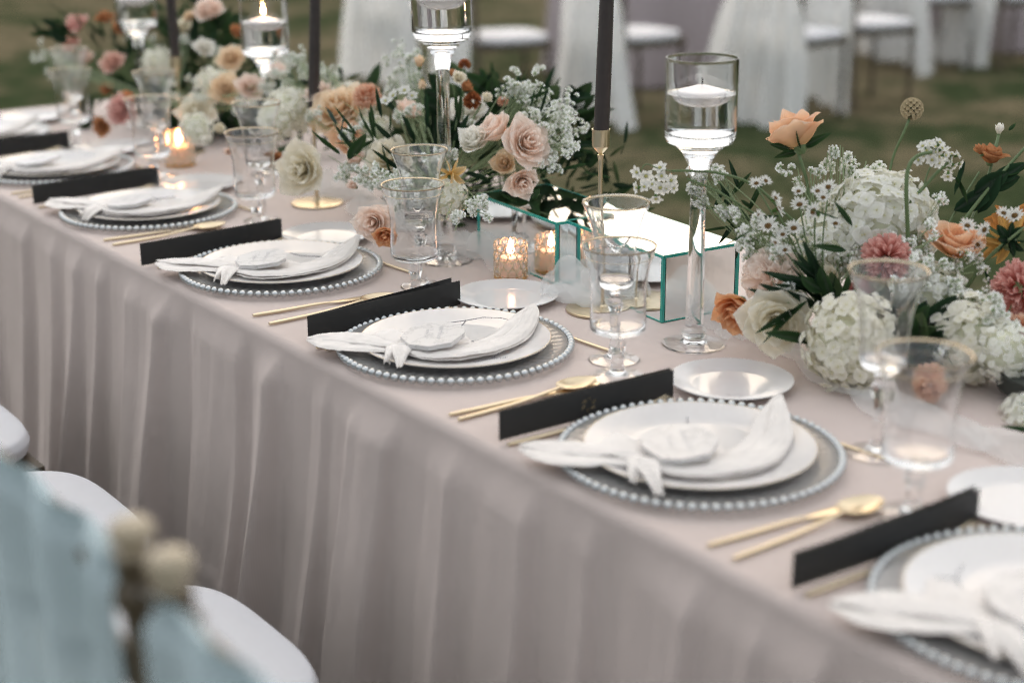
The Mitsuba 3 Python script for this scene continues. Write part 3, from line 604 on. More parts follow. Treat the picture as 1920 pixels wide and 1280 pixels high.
def leafmesh(L, W, fold, bend, c0, c1, tipp=1.0, seed=0, nu=7, nv=9):
    U, V = np.meshgrid(np.linspace(-1, 1, nu), np.linspace(0, 1, nv), indexing="ij")
    w = W * np.sin(np.clip(V, .0, 1) ** tipp * PI) ** .75 + .02 * W
    x = U * w; y = L * V
    z = fold * np.abs(U) * w + bend * L * V ** 2 + .04 * W * np.sin(V * 14 + U * 3 + seed)
    k = (.6 + .4 * np.abs(U))[..., None] * (1 + .35 * n3(np.stack([U * 3, V * 6, 0 * U + seed], -1), 2))[..., None]
    c = (np.array(c0) * (1 - V[..., None]) + np.array(c1) * V[..., None]) * k + (np.abs(U) < .05)[..., None] * .025
    b = np.arange(nv - 1)[None]; a_ = np.arange(nu - 1)[:, None]
    qd = np.stack([a_ * nv + b, (a_ + 1) * nv + b, (a_ + 1) * nv + b + 1, a_ * nv + b + 1], -1).reshape(-1, 4)
    return M(np.stack([x, z, y], -1), qd), c.reshape(-1, 3)         # grows along +z
GR = [((.022, .052, .020), (.044, .085, .034)), ((.015, .036, .019), (.026, .056, .028)), ((.050, .085, .035), (.085, .125, .055)), ((.055, .095, .080), (.090, .130, .110))]
LEAF = {}
def leaf(kind, g, seed):
    if (kind, g, seed) not in LEAF:
        L, W, fo, be, tp = {"blade": (1, .075, .5, .12, .8), "narrow": (1, .10, .5, .2, .8), "oval": (1, .24, .35, .25, .85), "round": (1, .42, .15, .15, .9), "sepal": (1, .16, .4, .45, .6)}[kind]
        LEAF[kind, g, seed] = leafmesh(L, W, fo, be * (1 if seed % 2 else .3), *GR[g], tp, seed)
    return LEAF[kind, g, seed]
LD = {}
def leaf_d(kind, g, seed):
    if (kind, g, seed) not in LD: LD[kind, g, seed] = colored(*leaf(kind, g, seed), "m_leaf")
    return LD[kind, g, seed]
def xf(m, T4): q = m.copy(); q.apply_transform(np.array(T4.matrix, float)); return q
sepal_cone = ply(lathe(curve([(0, -.30), (.10, -.30), (.20, -.16), (.24, -.02), (.10, .05), (0, .06)], 14), 14), "m_stem", True)
def rose(A, color, pos, size, axis, form="open", label=None, calyx=False):
    k = numbered(A + "__" + ("rose_bud" if form == "bud" else "rose"))
    if label: labels[k] = {"label": label}
    q = frame(pos, axis, size, float(R.uniform(0, 6.28)))
    for d, a in rose_proto(color, form):
        part(k, "petal", d, q @ T().rotate([0, 0, 1], a + float(R.uniform(-9, 9))) @ T().rotate([0, 1, 0], float(R.uniform(-4, 5))))
    part(k, "calyx", sepal_cone, q @ T().scale([.8, .8, .8]) @ T().translate([0, 0, -.1]))
    if calyx:
        for j in range(5): part(k, "sepal", leaf_d("sepal", 0, j), q @ T().rotate([0, 0, 1], 72 * j + 10) @ T().translate([.12, 0, -.16]) @ T().rotate([0, 1, 0], 62 + 20 * (j % 2)) @ T().scale(.72))
    return k
FLO = []
def floret_mesh(seed, cols):
    r = np.random.default_rng(seed); ms, cs = [], []
    for k in range(4):
        U, V = np.meshgrid(np.linspace(-1, 1, 5), np.linspace(0, 1, 5), indexing="ij")
        w = .60 * np.sin(np.clip(V * .90 + .08, 0, 1) * PI) ** .55
        p = np.stack([.06 + .95 * V * (1 - .12 * U ** 2), U * w, .06 + .22 * V - .30 * V ** 2 + .10 * np.abs(U) * V], -1)
        p[..., 2] += r.uniform(-.08, .12) * V + .12 * n3(p * 3 + seed + k, 1); a = PI / 2 * k + r.uniform(-.15, .15)
        R2 = np.array([[math.cos(a), -math.sin(a), 0], [math.sin(a), math.cos(a), 0], [0, 0, 1]])
        b = np.arange(4)[None]; a_ = np.arange(4)[:, None]
        q = np.stack([a_ * 5 + b, (a_ + 1) * 5 + b, (a_ + 1) * 5 + b + 1, a_ * 5 + b + 1], -1).reshape(-1, 4)
        ms.append(M(p @ R2.T, q)); cs.append(np.array(cols[0]) * (1 - V[..., None] ** .6) + np.array(cols[1]) * V[..., None] ** .6)
    s = trimesh.creation.icosphere(1, .09); s.apply_translation([0, 0, .10]); ms.append(s)
    return cat(ms), np.vstack([c.reshape(-1, 3) for c in cs] + [np.tile([.72, .70, .45], (len(s.vertices), 1))])
HY = [colored(*floret_mesh(s, ((.80, .80, .68), (.88, .875, .86))), "m_petal") for s in range(5)]
HM = [floret_mesh(s, ((.80, .79, .66), (.88, .87, .84))) for s in range(5)]
HY_C = [colored(*floret_mesh(s, ((.80, .77, .62), (.87, .85, .79))), "m_petal") for s in range(5, 9)]
core_d = ply(trimesh.creation.icosphere(2, 1.0), princ((.62, .62, .48), .9), True)
def hydrangea(A, pos, rad, axis, n=95, creamy=False, label=None, squash=.9):
    k = numbered(A + "__hydrangea")
    if label: labels[k] = {"label": label}
    ms, cs = [], []
    part(k, "core", core_d, T().translate(list(pos)).scale(rad * .74)); z = np.asarray(axis, float) / np.linalg.norm(axis)
    for i in range(n):
        cz = 1 - 1.75 * (i + .5) / n; a = i * 2.39996; s = math.sqrt(max(0, 1 - cz * cz))
        d = np.array(frame([0, 0, 0], z).matrix, float)[:3, :3] @ np.array([s * math.cos(a), s * math.sin(a), cz])
        d = d + R.normal(0, .10, 3); d /= np.linalg.norm(d)
        p = np.asarray(pos) + d * rad * float(R.uniform(.80, 1.04)); ax = d + R.normal(0, .28, 3)
        fr = frame(p, ax, rad * float(R.uniform(.130, .180)), float(R.uniform(0, 6))); v = int(R.integers(0, 4))
        if A == "floral_arrangement": part(k, "floret", (HY_C if creamy else HY)[v], fr)
        else: m, c = HM[v]; ms.append(xf(m, fr)); cs.append(c)
    if ms: part(k, "florets", colored(cat(ms), np.vstack(cs), "m_petal"), kind="stuff")
def pompom_mesh(seed, cols, n=190):
    r = np.random.default_rng(seed); ms, cs = [], []
    for i in range(n):
        cz = 1 - 1.55 * (i + .5) / n; a = i * 2.39996; s = math.sqrt(max(0, 1 - cz * cz)); d = np.array([s * math.cos(a), s * math.sin(a), cz])
        V = np.linspace(0, 1, 4); w = .085 * np.array([.6, 1, 1.15, .7]); L = r.uniform(.55, .72)
        m = np.array(frame([0, 0, 0], d + r.normal(0, .12, 3), 1, r.uniform(0, 6)).matrix, float)[:3, :3]
        P = []
        for v, ww in zip(V, w):
            for u in (-1, 0, 1): P.append(m @ np.array([u * ww, .035 * (1 - abs(u)) + .10 * v * v, .34 + L * v - .10 * v ** 3]))
        q = [[b * 3 + c, b * 3 + c + 1, b * 3 + c + 4, b * 3 + c + 3] for b in range(3) for c in range(2)]
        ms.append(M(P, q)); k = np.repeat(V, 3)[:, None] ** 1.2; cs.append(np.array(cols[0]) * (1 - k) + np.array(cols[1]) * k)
    return cat(ms), np.vstack(cs)
PM = {}
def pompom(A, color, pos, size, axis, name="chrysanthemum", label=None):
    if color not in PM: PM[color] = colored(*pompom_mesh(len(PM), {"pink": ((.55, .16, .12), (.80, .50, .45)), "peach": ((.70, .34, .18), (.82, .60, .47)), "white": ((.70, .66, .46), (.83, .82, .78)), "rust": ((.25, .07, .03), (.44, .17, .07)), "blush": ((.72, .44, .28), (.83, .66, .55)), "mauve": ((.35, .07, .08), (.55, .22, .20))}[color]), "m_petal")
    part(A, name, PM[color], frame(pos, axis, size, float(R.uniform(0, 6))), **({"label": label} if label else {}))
def carnation_mesh(seed, cols, n=34):
    r = np.random.default_rng(seed); ms, cs = [], []
    for i in range(n):
        f = (i + .5) / n; cz = 1 - 1.05 * f; a = i * 2.39996; s = math.sqrt(max(0, 1 - cz * cz)); m = np.array(frame([0, 0, 0], [s * math.cos(a), s * math.sin(a), cz], 1, r.uniform(0, 6)).matrix, float)[:3, :3]
        U, V = np.meshgrid(np.linspace(-1, 1, 11), np.linspace(0, 1, 5), indexing="ij")
        P = np.stack([U * (.10 + .34 * V), .10 * np.sin(U * 8 + i) * V ** 1.5 + .10 * V * V, .25 + .72 * V * (1 - .10 * U * U) + .03 * np.sin(U * 23) * V ** 3], -1) @ m.T
        b = np.arange(4)[None]; a_ = np.arange(10)[:, None]
        ms.append(M(P, np.stack([a_ * 5 + b, (a_ + 1) * 5 + b, (a_ + 1) * 5 + b + 1, a_ * 5 + b + 1], -1).reshape(-1, 4)))
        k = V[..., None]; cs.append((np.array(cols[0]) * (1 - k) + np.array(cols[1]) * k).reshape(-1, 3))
    return cat(ms), np.vstack(cs)
CN = {}
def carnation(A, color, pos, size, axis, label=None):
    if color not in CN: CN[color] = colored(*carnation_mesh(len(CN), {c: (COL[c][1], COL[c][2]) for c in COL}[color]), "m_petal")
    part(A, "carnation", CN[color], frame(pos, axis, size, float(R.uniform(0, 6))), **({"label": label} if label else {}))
def babe_mesh(seed):
    """One tiny ruffled baby's breath floret, unit radius."""
    r = np.random.default_rng(seed); ms, cs = [], []
    for i in range(11):
        f = (i + .5) / 11; cz = 1 - 1.2 * f; a = i * 2.39996; s = math.sqrt(max(0, 1 - cz * cz)); d = np.array([s * math.cos(a), s * math.sin(a), cz])
        m = np.array(frame([0, 0, 0], d, 1, r.uniform(0, 6)).matrix, float)[:3, :3]
        P = np.array([[-.10, 0, .25], [.10, 0, .25], [-.36, .06, .80], [0, -.06, .86], [.36, .06, .80], [-.26, .12, 1.04], [0, .03, 1.1], [.26, .12, 1.04]]) @ m.T
        ms.append(M(P, np.array([[0, 1, 3], [0, 3, 2], [1, 4, 3], [2, 3, 6], [2, 6, 5], [3, 4, 7], [3, 7, 6]]))); cs.append(np.array([[.45, .50, .30]] * 2 + [[.93, .93, .91]] * 6))
    c = lathe([(0, -.5), (.16, -.45), (.26, .1), (0, .3)], 6); ms.append(c); cs.append(np.tile([.16, .24, .10], (len(c.vertices), 1)))
    return cat(ms), np.vstack(cs)
BB = [babe_mesh(s) for s in range(4)]
def breath(A, ctrs, root, size=.0046, label=None, stems=True):
    """A spray: ctrs = floret points; thin stems run together towards the root."""
    ctrs = np.asarray(ctrs); root = np.asarray(root, float); ms, cs, st = [], [], []
    mid = ctrs.mean(0)
    for p in ctrs:
        m, c = BB[int(R.integers(0, 4))]; ax = (p - root) / np.linalg.norm(p - root) + R.normal(0, .5, 3)
        ms.append(xf(m, frame(p, ax, size * float(R.uniform(.65, 1.2)), float(R.uniform(0, 6))))); cs.append(c)
        if stems and len(st) < len(ctrs) * .30:
            j = root + (mid - root) * float(R.uniform(.35, .8)) + R.normal(0, .006, 3)
            b = p * .55 + j * .45 + np.array([0, 0, -.006]) + R.normal(0, .003, 3); st.append(tube(curve([j, b, p], 6), .00034, 4))
    k = numbered(A + "__baby_breath"); labels[k] = {"label": label or "spray of tiny white baby's breath", "kind": "stuff"}
    part(k, "florets", colored(cat(ms), np.vstack(cs), "m_white_petal"), kind="stuff")
    if stems:
        st += [tube(curve([root, root * .5 + mid * .5 + R.normal(0, .012, 3), mid + R.normal(0, .012, 3)], 8), .0008, 5) for _ in range(4)]
        part(k, "stems", ply(cat(st), "m_fine_stem", True), kind="stuff")
def cloudpts(c, rad, n, seed):
    r = np.random.default_rng(seed); out = []
    for _ in range(max(2, n // 7)):
        b = r.normal(0, .55, 3); 
        for _ in range(7): out.append(b + r.normal(0, .20, 3))
    return np.asarray(c) + np.array(out[:n]) * rad
def star_mesh(seed, brown=False):
    r = np.random.default_rng(seed); ms, cs = [], []; n = 6 if not brown else 14
    for k in range(n):
        V = np.linspace(0, 1, 5); w = (.34 if not brown else .15) * np.array([.5, .95, 1.0, .72, .10]); a = 2 * PI * k / n + r.uniform(-.1, .1); up = r.uniform(.15, .45) if not brown else r.uniform(.25, .8)
        P = [[.12 + .88 * v, u * ww, up * v * (1 - .35 * v) + .07 * abs(u)] for v, ww in zip(V, w) for u in (-1, 0, 1)]
        R2 = np.array([[math.cos(a), -math.sin(a), 0], [math.sin(a), math.cos(a), 0], [0, 0, 1]])
        ms.append(M(np.array(P) @ R2.T, [[b * 3 + c, b * 3 + c + 1, b * 3 + c + 4, b * 3 + c + 3] for b in range(4) for c in range(2)]))
        cs.append(np.tile([.82, .82, .78], (15, 1)) * np.repeat(.75 + .25 * V ** .5, 3)[:, None])
    s = trimesh.creation.icosphere(2, .22 if not brown else .34); s.apply_scale([1, 1, .7]); s.apply_translation([0, 0, .10]); ms.append(s); cs.append(np.tile([.20, .12, .05] if brown else [.62, .60, .25], (len(s.vertices), 1)))
    c = lathe(curve([(0, -.75), (.10, -.72), (.24, -.35), (.30, -.05), (0, .02)], 8), 8); ms.append(c); cs.append(np.tile([.11, .20, .06], (len(c.vertices), 1)))
    return cat(ms), np.vstack(cs)
ST = [colored(*star_mesh(s), "m_petal") for s in range(3)]; SB = [colored(*star_mesh(s, True), "m_petal") for s in range(3)]
def star(A, pos, size, axis, brown=False):
    part(A, "wax_flower" if brown else "star_flower", (SB if brown else ST)[int(R.integers(0, 3))], frame(pos, axis, size, float(R.uniform(0, 6))))
def pod(A, pos, size, axis):
    k = numbered(A + "__seed_pod"); labels[k] = {"label": "round brown papery seed pod on a tall pale stem"}
    ms, r = [], np.random.default_rng(5)
    for i in range(84):
        cz = 1 - 1.93 * (i + .5) / 84; a = i * 2.39996; s = math.sqrt(1 - cz * cz); d = np.array([s * math.cos(a), s * math.sin(a), cz])
        ms.append(xf(lathe([(.05, .66), (.17, .88), (.20, 1.06), (.12, .94), (.02, .88)], 6), frame([0, 0, 0], d, 1, r.uniform(0, 6))))
    part(k, "bracts", ply(cat(ms), princ((.46, .38, .24), .8), 30), frame(pos, axis, size)); part(k, "heart", ply(trimesh.creation.icosphere(2, .80), princ((.06, .055, .02), .8), True), frame(pos, axis, size))
def stem(A, pts, rad, mat="m_stem", label=None, n=22):
    part(A, "stem", ply(tube(curve(pts, n), np.linspace(rad, rad * .8, n), 8), mat, True), **({"label": label} if label else {}))
def lf(A, kind, g, pos, axis, size, spin=None):
    part(A, "leaf", leaf_d(kind, g, int(R.integers(0, 4))), frame(pos, axis, size, float(R.uniform(0, 6.28)) if spin is None else spin))
def foliage(A, boxes, n, sizes, seed, kinds=("narrow", "oval", "blade"), label="dark green leaves packed between the flowers"):
    r = np.random.default_rng(seed); ms, cs = [], []
    for i in range(n):
        lo, hi = boxes[i % len(boxes)]; p = r.uniform(lo, hi); c = (np.array(lo) + np.array(hi)) / 2; c[2] = lo[2] - .02
        d = (p - c) / np.linalg.norm(p - c) + r.normal(0, .45, 3); d[2] = abs(d[2]) * .8 + .05
        m, col = leaf(kinds[i % len(kinds)], int(r.choice([0, 0, 1, 1, 2])), int(r.integers(0, 4)))
        ms.append(xf(m, frame(p - d * .02, d, r.uniform(*sizes), r.uniform(0, 6)))); cs.append(col)
    k = numbered(A + "__foliage"); labels[k] = {"label": label, "kind": "stuff"}; put(k, colored(cat(ms), np.vstack(cs), "m_leaf"))
def lily(A, pos, size, axis, c0, c1, n=7, label=None, w=.30):
    k = numbered(A + "__open_flower")
    if label: labels[k] = {"label": label}
    q = frame(pos, axis, size, float(R.uniform(0, 6)))
    m, c = leafmesh(1, w, .25, .35, c0, c1, .8, 3); d = colored(m, c * 1.0, "m_petal")
    for j in range(n): part(k, "petal", d, q @ T().rotate([0, 0, 1], 360 * j / n + float(R.uniform(-8, 8))) @ T().rotate([0, 1, 0], 48 + 22 * (j % 2)))
    part(k, "calyx", sepal_cone, q)
A = thing('floral_arrangement', 'largest flower arrangement at the right with peach roses, white hydrangeas and a seed pod', 'flower arrangement', 'low flower arrangements along the table')
rose(A,'peach',(-1.520,1.610,1.020),0.0536,(-0.51,-0.00,0.86),'cup','peach rose with pointed petals standing highest of the bouquet',True)
stem(A,[(-1.521,1.607,1.017),(-1.512,1.608,0.997),(-1.501,1.610,0.972),(-1.492,1.607,0.947),(-1.471,1.593,0.899),(-1.419,1.552,0.826)],0.0027,label='brown stem of the tall peach rose')
rose(A,'peach',(-1.303,1.695,0.895),0.0472,(0.29,-0.08,0.95),'cup','peach rose at the upper right above white hydrangea',False)
rose(A,'deep',(-1.472,1.460,0.822),0.0447,(0.36,-0.86,-0.36),'half','wilting orange peach rose drooping on the table at the left',False)
carnation(A,'blush',(-1.446,1.497,0.859),0.0436,(0.20,-0.60,0.78),'ruffled blush bloom above the drooping rose')
rose(A,'cream',(-1.396,1.455,0.820),0.0463,(0.66,-0.75,0.05),'garden','white rose low on the left of the bouquet',False)
hydrangea(A,(-1.290,1.487,0.810),0.0654,(0.55,-0.71,0.44),288,True,'large cream hydrangea at the front')
hydrangea(A,(-1.424,1.680,0.907),0.0798,(0.44,-0.37,0.82),312,False,'bright white hydrangea at the back')
hydrangea(A,(-1.457,1.622,0.886),0.0556,(0.29,-0.71,0.64),168,False,None)
hydrangea(A,(-1.216,1.622,0.803),0.0608,(0.81,-0.32,0.50),264,True,None)
hydrangea(A,(-1.295,1.640,0.839),0.0490,(0.60,-0.43,0.67),192,False,None)
hydrangea(A,(-1.147,1.612,0.808),0.0398,(0.81,-0.32,0.50),168,False,None)
hydrangea(A,(-1.073,1.571,0.747),0.0386,(0.59,-0.70,0.41),192,False,'small white hydrangea at the right edge')
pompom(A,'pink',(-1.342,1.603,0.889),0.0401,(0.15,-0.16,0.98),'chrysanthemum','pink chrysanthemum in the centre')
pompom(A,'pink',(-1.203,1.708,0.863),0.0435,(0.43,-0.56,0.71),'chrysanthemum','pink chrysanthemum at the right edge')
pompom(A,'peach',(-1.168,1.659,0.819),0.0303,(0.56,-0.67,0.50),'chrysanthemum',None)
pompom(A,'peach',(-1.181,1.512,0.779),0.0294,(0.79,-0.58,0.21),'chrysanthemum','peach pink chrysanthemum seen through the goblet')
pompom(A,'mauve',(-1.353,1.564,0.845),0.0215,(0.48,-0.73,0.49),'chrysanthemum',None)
rose(A,'cream',(-1.411,1.574,0.846),0.0314,(0.32,-0.60,0.73),'bud',None,False)
rose(A,'blush',(-1.439,1.630,0.854),0.0337,(0.48,-0.21,0.85),'half',None,False)
rose(A,'apricot',(-1.280,1.564,0.827),0.0285,(0.70,-0.51,0.49),'open',None,False)
rose(A,'rust',(-1.379,1.856,0.987),0.0265,(0.12,0.12,0.99),'cup','rusty orange bloom at the upper right',False)
rose(A,'rust',(-1.383,1.840,0.998),0.0155,(-0.35,-0.38,0.86),'bud',None,False)
rose(A,'white',(-1.394,1.891,1.019),0.0157,(-0.07,0.25,0.96),'bud','pale green bud near the top right',False)
pod(A,(-1.463,1.780,1.057),0.0153,(-0.16,0.46,0.88))
stem(A,[(-1.462,1.775,1.044),(-1.462,1.764,1.024),(-1.469,1.755,0.993),(-1.466,1.743,0.964),(-1.469,1.740,0.933),(-1.453,1.716,0.884)],0.0021,label='pale curving stem of the seed pod')
stem(A,[(-1.343,1.656,0.825),(-1.346,1.648,0.916),(-1.349,1.642,0.975),(-1.355,1.650,1.006),(-1.352,1.663,1.021),(-1.342,1.680,1.026)],0.0032,label='thick green stem bent over at the top')
stem(A,[(-1.370,1.670,0.949),(-1.368,1.702,0.971),(-1.361,1.724,0.993),(-1.356,1.739,1.005)],0.0026,label=None)
stem(A,[(-1.369,1.702,0.972),(-1.370,1.712,0.993),(-1.368,1.722,1.006)],0.0013,label=None)
stem(A,[(-1.367,1.759,0.910),(-1.375,1.805,0.948),(-1.378,1.833,0.973)],0.0018,label=None)
stem(A,[(-1.345,1.754,0.911),(-1.341,1.802,0.954),(-1.338,1.840,0.984),(-1.328,1.871,1.016)],0.0026,label=None)
stem(A,[(-1.393,1.890,1.016),(-1.385,1.874,0.999),(-1.382,1.862,0.970),(-1.374,1.835,0.936),(-1.350,1.779,0.902)],0.0024,label=None)
lf(A,'oval',0,(-1.386,1.903,1.023),(0.10,0.59,0.80),0.0154,None)
lf(A,'oval',1,(-1.375,1.795,0.995),(0.34,-0.38,-0.86),0.0525,None)
lf(A,'oval',1,(-1.367,1.769,0.928),(0.51,0.64,0.58),0.0675,None)
lf(A,'oval',1,(-1.356,1.796,0.949),(0.56,0.57,0.60),0.0563,None)
lf(A,'oval',1,(-1.349,1.811,0.959),(0.58,0.76,0.28),0.0525,None)
lf(A,'oval',1,(-1.346,1.795,0.924),(0.13,0.17,0.98),0.0675,None)
lf(A,'oval',0,(-1.379,1.778,0.974),(0.57,-0.04,-0.82),0.0450,None)
lf(A,'oval',0,(-1.339,1.832,0.973),(0.54,0.76,0.37),0.0450,None)
lf(A,'oval',1,(-1.346,1.818,0.963),(0.44,0.81,0.38),0.0525,None)
star(A,(-1.352,1.699,1.022),0.0094,(0.86,0.39,0.34),False)
star(A,(-1.355,1.696,1.019),0.0094,(0.13,-0.99,-0.00),False)
star(A,(-1.351,1.698,1.029),0.0094,(0.31,-0.12,0.94),False)
star(A,(-1.351,1.706,1.015),0.0094,(0.99,0.06,-0.09),False)
star(A,(-1.355,1.686,1.025),0.0094,(-0.12,-0.89,0.43),False)
star(A,(-1.353,1.714,1.025),0.0094,(0.71,0.34,0.62),False)
star(A,(-1.346,1.687,1.014),0.0094,(0.56,-0.80,-0.23),False)
star(A,(-1.365,1.704,1.030),0.0094,(0.03,-0.51,0.86),False)
star(A,(-1.336,1.701,1.020),0.0093,(0.93,0.33,0.17),False)
star(A,(-1.367,1.695,1.015),0.0094,(-0.02,-0.99,0.16),False)
star(A,(-1.344,1.697,1.036),0.0093,(0.49,0.11,0.87),False)
star(A,(-1.353,1.710,1.006),0.0094,(0.94,-0.25,-0.22),False)
star(A,(-1.356,1.678,1.032),0.0093,(-0.11,-0.79,0.61),False)
star(A,(-1.356,1.739,1.005),0.0073,(0.87,0.47,0.13),False)
star(A,(-1.357,1.735,1.002),0.0073,(0.10,-0.90,-0.43),False)
star(A,(-1.357,1.741,1.013),0.0073,(0.17,-0.02,0.99),False)
star(A,(-1.351,1.741,0.998),0.0073,(0.84,0.05,-0.54),False)
star(A,(-1.362,1.731,1.007),0.0073,(-0.22,-0.93,0.29),False)
star(A,(-1.352,1.747,1.012),0.0073,(0.67,0.45,0.59),False)
star(A,(-1.354,1.733,0.992),0.0073,(0.42,-0.60,-0.68),False)
star(A,(-1.363,1.736,1.019),0.0073,(-0.10,-0.43,0.90),False)
star(A,(-1.347,1.748,1.000),0.0073,(0.92,0.37,-0.16),False)
star(A,(-1.340,1.715,0.989),0.0102,(0.41,-0.55,-0.73),False)
star(A,(-1.356,1.671,1.014),0.0086,(0.18,-0.98,0.00),False)
stem(A,[(-1.455,1.619,0.875),(-1.476,1.551,0.931),(-1.498,1.509,0.975),(-1.518,1.457,0.997),(-1.545,1.423,1.000),(-1.556,1.407,1.000)],0.0022,label='long green stem reaching left over the mirrored box')
stem(A,[(-1.483,1.560,0.902),(-1.499,1.491,0.947),(-1.517,1.447,0.976),(-1.542,1.421,0.990)],0.0018,label=None)
stem(A,[(-1.556,1.407,1.000),(-1.567,1.393,1.003),(-1.579,1.381,1.009),(-1.582,1.374,1.003)],0.001,label=None)
star(A,(-1.584,1.368,0.999),0.0103,(0.12,-0.98,-0.15),False)
star(A,(-1.576,1.377,0.994),0.0119,(0.82,-0.48,-0.32),False)
star(A,(-1.567,1.394,1.004),0.0111,(0.27,-0.50,0.82),False)
star(A,(-1.563,1.394,0.994),0.0095,(0.56,-0.82,-0.04),False)
star(A,(-1.554,1.403,0.988),0.0103,(0.96,-0.28,0.06),False)
star(A,(-1.579,1.364,0.979),0.0095,(-0.29,-0.96,0.00),False)
star(A,(-1.573,1.372,0.980),0.0087,(0.44,-0.74,0.50),False)
star(A,(-1.560,1.389,0.979),0.0119,(0.84,-0.49,-0.24),False)
star(A,(-1.555,1.396,0.978),0.0087,(0.95,-0.17,-0.27),False)
star(A,(-1.560,1.382,0.965),0.0103,(0.62,-0.46,-0.64),False)
star(A,(-1.549,1.404,0.978),0.0080,(0.97,-0.01,-0.22),False)
star(A,(-1.568,1.382,0.983),0.0080,(0.32,-0.76,0.57),False)
star(A,(-1.391,1.511,0.959),0.0144,(-0.14,-0.84,0.52),True)
star(A,(-1.429,1.523,0.959),0.0129,(0.31,-0.54,0.78),True)
star(A,(-1.389,1.524,0.976),0.0101,(0.42,-0.42,0.80),True)
star(A,(-1.415,1.499,0.933),0.0128,(0.42,-0.43,0.80),True)
star(A,(-1.443,1.496,0.955),0.0120,(0.76,0.49,0.43),True)
star(A,(-1.433,1.469,0.937),0.0145,(0.38,-0.47,0.80),True)
star(A,(-1.420,1.484,0.926),0.0102,(0.28,-0.57,0.77),True)
star(A,(-1.410,1.556,0.982),0.0120,(0.37,-0.48,0.79),True)
star(A,(-1.402,1.527,0.982),0.0102,(0.41,-0.43,0.80),True)
star(A,(-1.391,1.553,0.936),0.0103,(0.42,-0.42,0.80),True)
star(A,(-1.423,1.469,0.977),0.0101,(0.74,0.19,0.65),True)
star(A,(-1.453,1.464,0.992),0.0102,(0.33,-0.52,0.79),True)
star(A,(-1.467,1.495,0.989),0.0095,(0.61,-0.14,0.78),True)
star(A,(-1.423,1.513,0.980),0.0094,(0.40,-0.44,0.80),True)
star(A,(-1.410,1.459,0.921),0.0084,(0.69,0.03,0.73),True)
star(A,(-1.411,1.481,0.907),0.0102,(0.20,-0.64,0.74),True)
star(A,(-1.453,1.471,0.948),0.0086,(0.67,-0.01,0.74),True)
star(A,(-1.271,1.675,0.938),0.0119,(0.51,-0.31,0.80),True)
star(A,(-1.258,1.697,0.932),0.0119,(-0.18,-0.85,0.49),True)
star(A,(-1.252,1.750,0.944),0.0137,(0.20,-0.64,0.74),True)
star(A,(-1.276,1.707,0.906),0.0103,(0.55,-0.24,0.80),True)
star(A,(-1.261,1.737,0.948),0.0103,(0.35,-0.50,0.79),True)
stem(A,[(-1.407,1.530,0.950),(-1.401,1.528,0.898),(-1.389,1.539,0.824)],0.0012,label=None)
stem(A,[(-1.421,1.515,0.959),(-1.408,1.521,0.903),(-1.389,1.539,0.824)],0.0012,label=None)
stem(A,[(-1.418,1.502,0.928),(-1.406,1.514,0.888),(-1.389,1.539,0.824)],0.0012,label=None)
stem(A,[(-1.438,1.490,0.954),(-1.416,1.508,0.901),(-1.389,1.539,0.824)],0.0012,label=None)
stem(A,[(-1.439,1.475,0.932),(-1.417,1.501,0.889),(-1.389,1.539,0.824)],0.0012,label=None)
stem(A,[(-1.404,1.551,0.981),(-1.399,1.539,0.914),(-1.389,1.539,0.824)],0.0012,label=None)
stem(A,[(-1.463,1.474,0.986),(-1.428,1.500,0.917),(-1.389,1.539,0.824)],0.0012,label=None)
breath(A,cloudpts((-1.490,1.693,0.966),0.0331,64,1930),(-1.392,1.557,0.801),.0058)
breath(A,cloudpts((-1.500,1.658,0.992),0.0141,22,1860),(-1.392,1.557,0.801),.0058)
breath(A,cloudpts((-1.483,1.732,0.955),0.0215,33,1980),(-1.392,1.557,0.801),.0058)
breath(A,cloudpts((-1.447,1.737,0.937),0.0118,11,2050),(-1.392,1.557,0.801),.0058)
breath(A,cloudpts((-1.547,1.465,0.987),0.0173,36,1660),(-1.392,1.557,0.801),.0058)
breath(A,cloudpts((-1.550,1.439,0.979),0.0118,22,1645),(-1.392,1.557,0.801),.0058)
breath(A,cloudpts((-1.531,1.462,0.942),0.0182,30,1735),(-1.392,1.557,0.801),.0058)
breath(A,cloudpts((-1.515,1.482,0.938),0.0182,25,1775),(-1.392,1.557,0.801),.0058)
breath(A,cloudpts((-1.489,1.479,0.898),0.0204,33,1855),(-1.392,1.557,0.801),.0058)
breath(A,cloudpts((-1.449,1.496,0.896),0.0246,42,1920),(-1.392,1.557,0.801),.0058)
breath(A,cloudpts((-1.403,1.467,0.859),0.0176,22,2005),(-1.392,1.557,0.801),.0058)
breath(A,cloudpts((-1.508,1.602,0.975),0.0279,25,1830),(-1.392,1.557,0.801),.0058)
breath(A,cloudpts((-1.333,1.666,0.916),0.0179,28,2175),(-1.392,1.557,0.801),.0058)
breath(A,cloudpts((-1.351,1.715,0.920),0.0228,25,2180),(-1.392,1.557,0.801),.0058)
breath(A,cloudpts((-1.266,1.694,0.866),0.0266,42,2350),(-1.392,1.557,0.801),.0058)
breath(A,cloudpts((-1.250,1.637,0.850),0.0261,50,2355),(-1.392,1.557,0.801),.0058)
breath(A,cloudpts((-1.283,1.614,0.890),0.0196,36,2240),(-1.392,1.557,0.801),.0058)
breath(A,cloudpts((-1.280,1.570,0.870),0.0172,30,2240),(-1.392,1.557,0.801),.0058)
breath(A,cloudpts((-1.213,1.651,0.849),0.0172,28,2420),(-1.392,1.557,0.801),.0058)
breath(A,cloudpts((-1.331,1.526,0.851),0.0174,22,2160),(-1.392,1.557,0.801),.0058)
breath(A,cloudpts((-1.420,1.537,0.896),0.0251,47,1990),(-1.392,1.557,0.801),.0058)
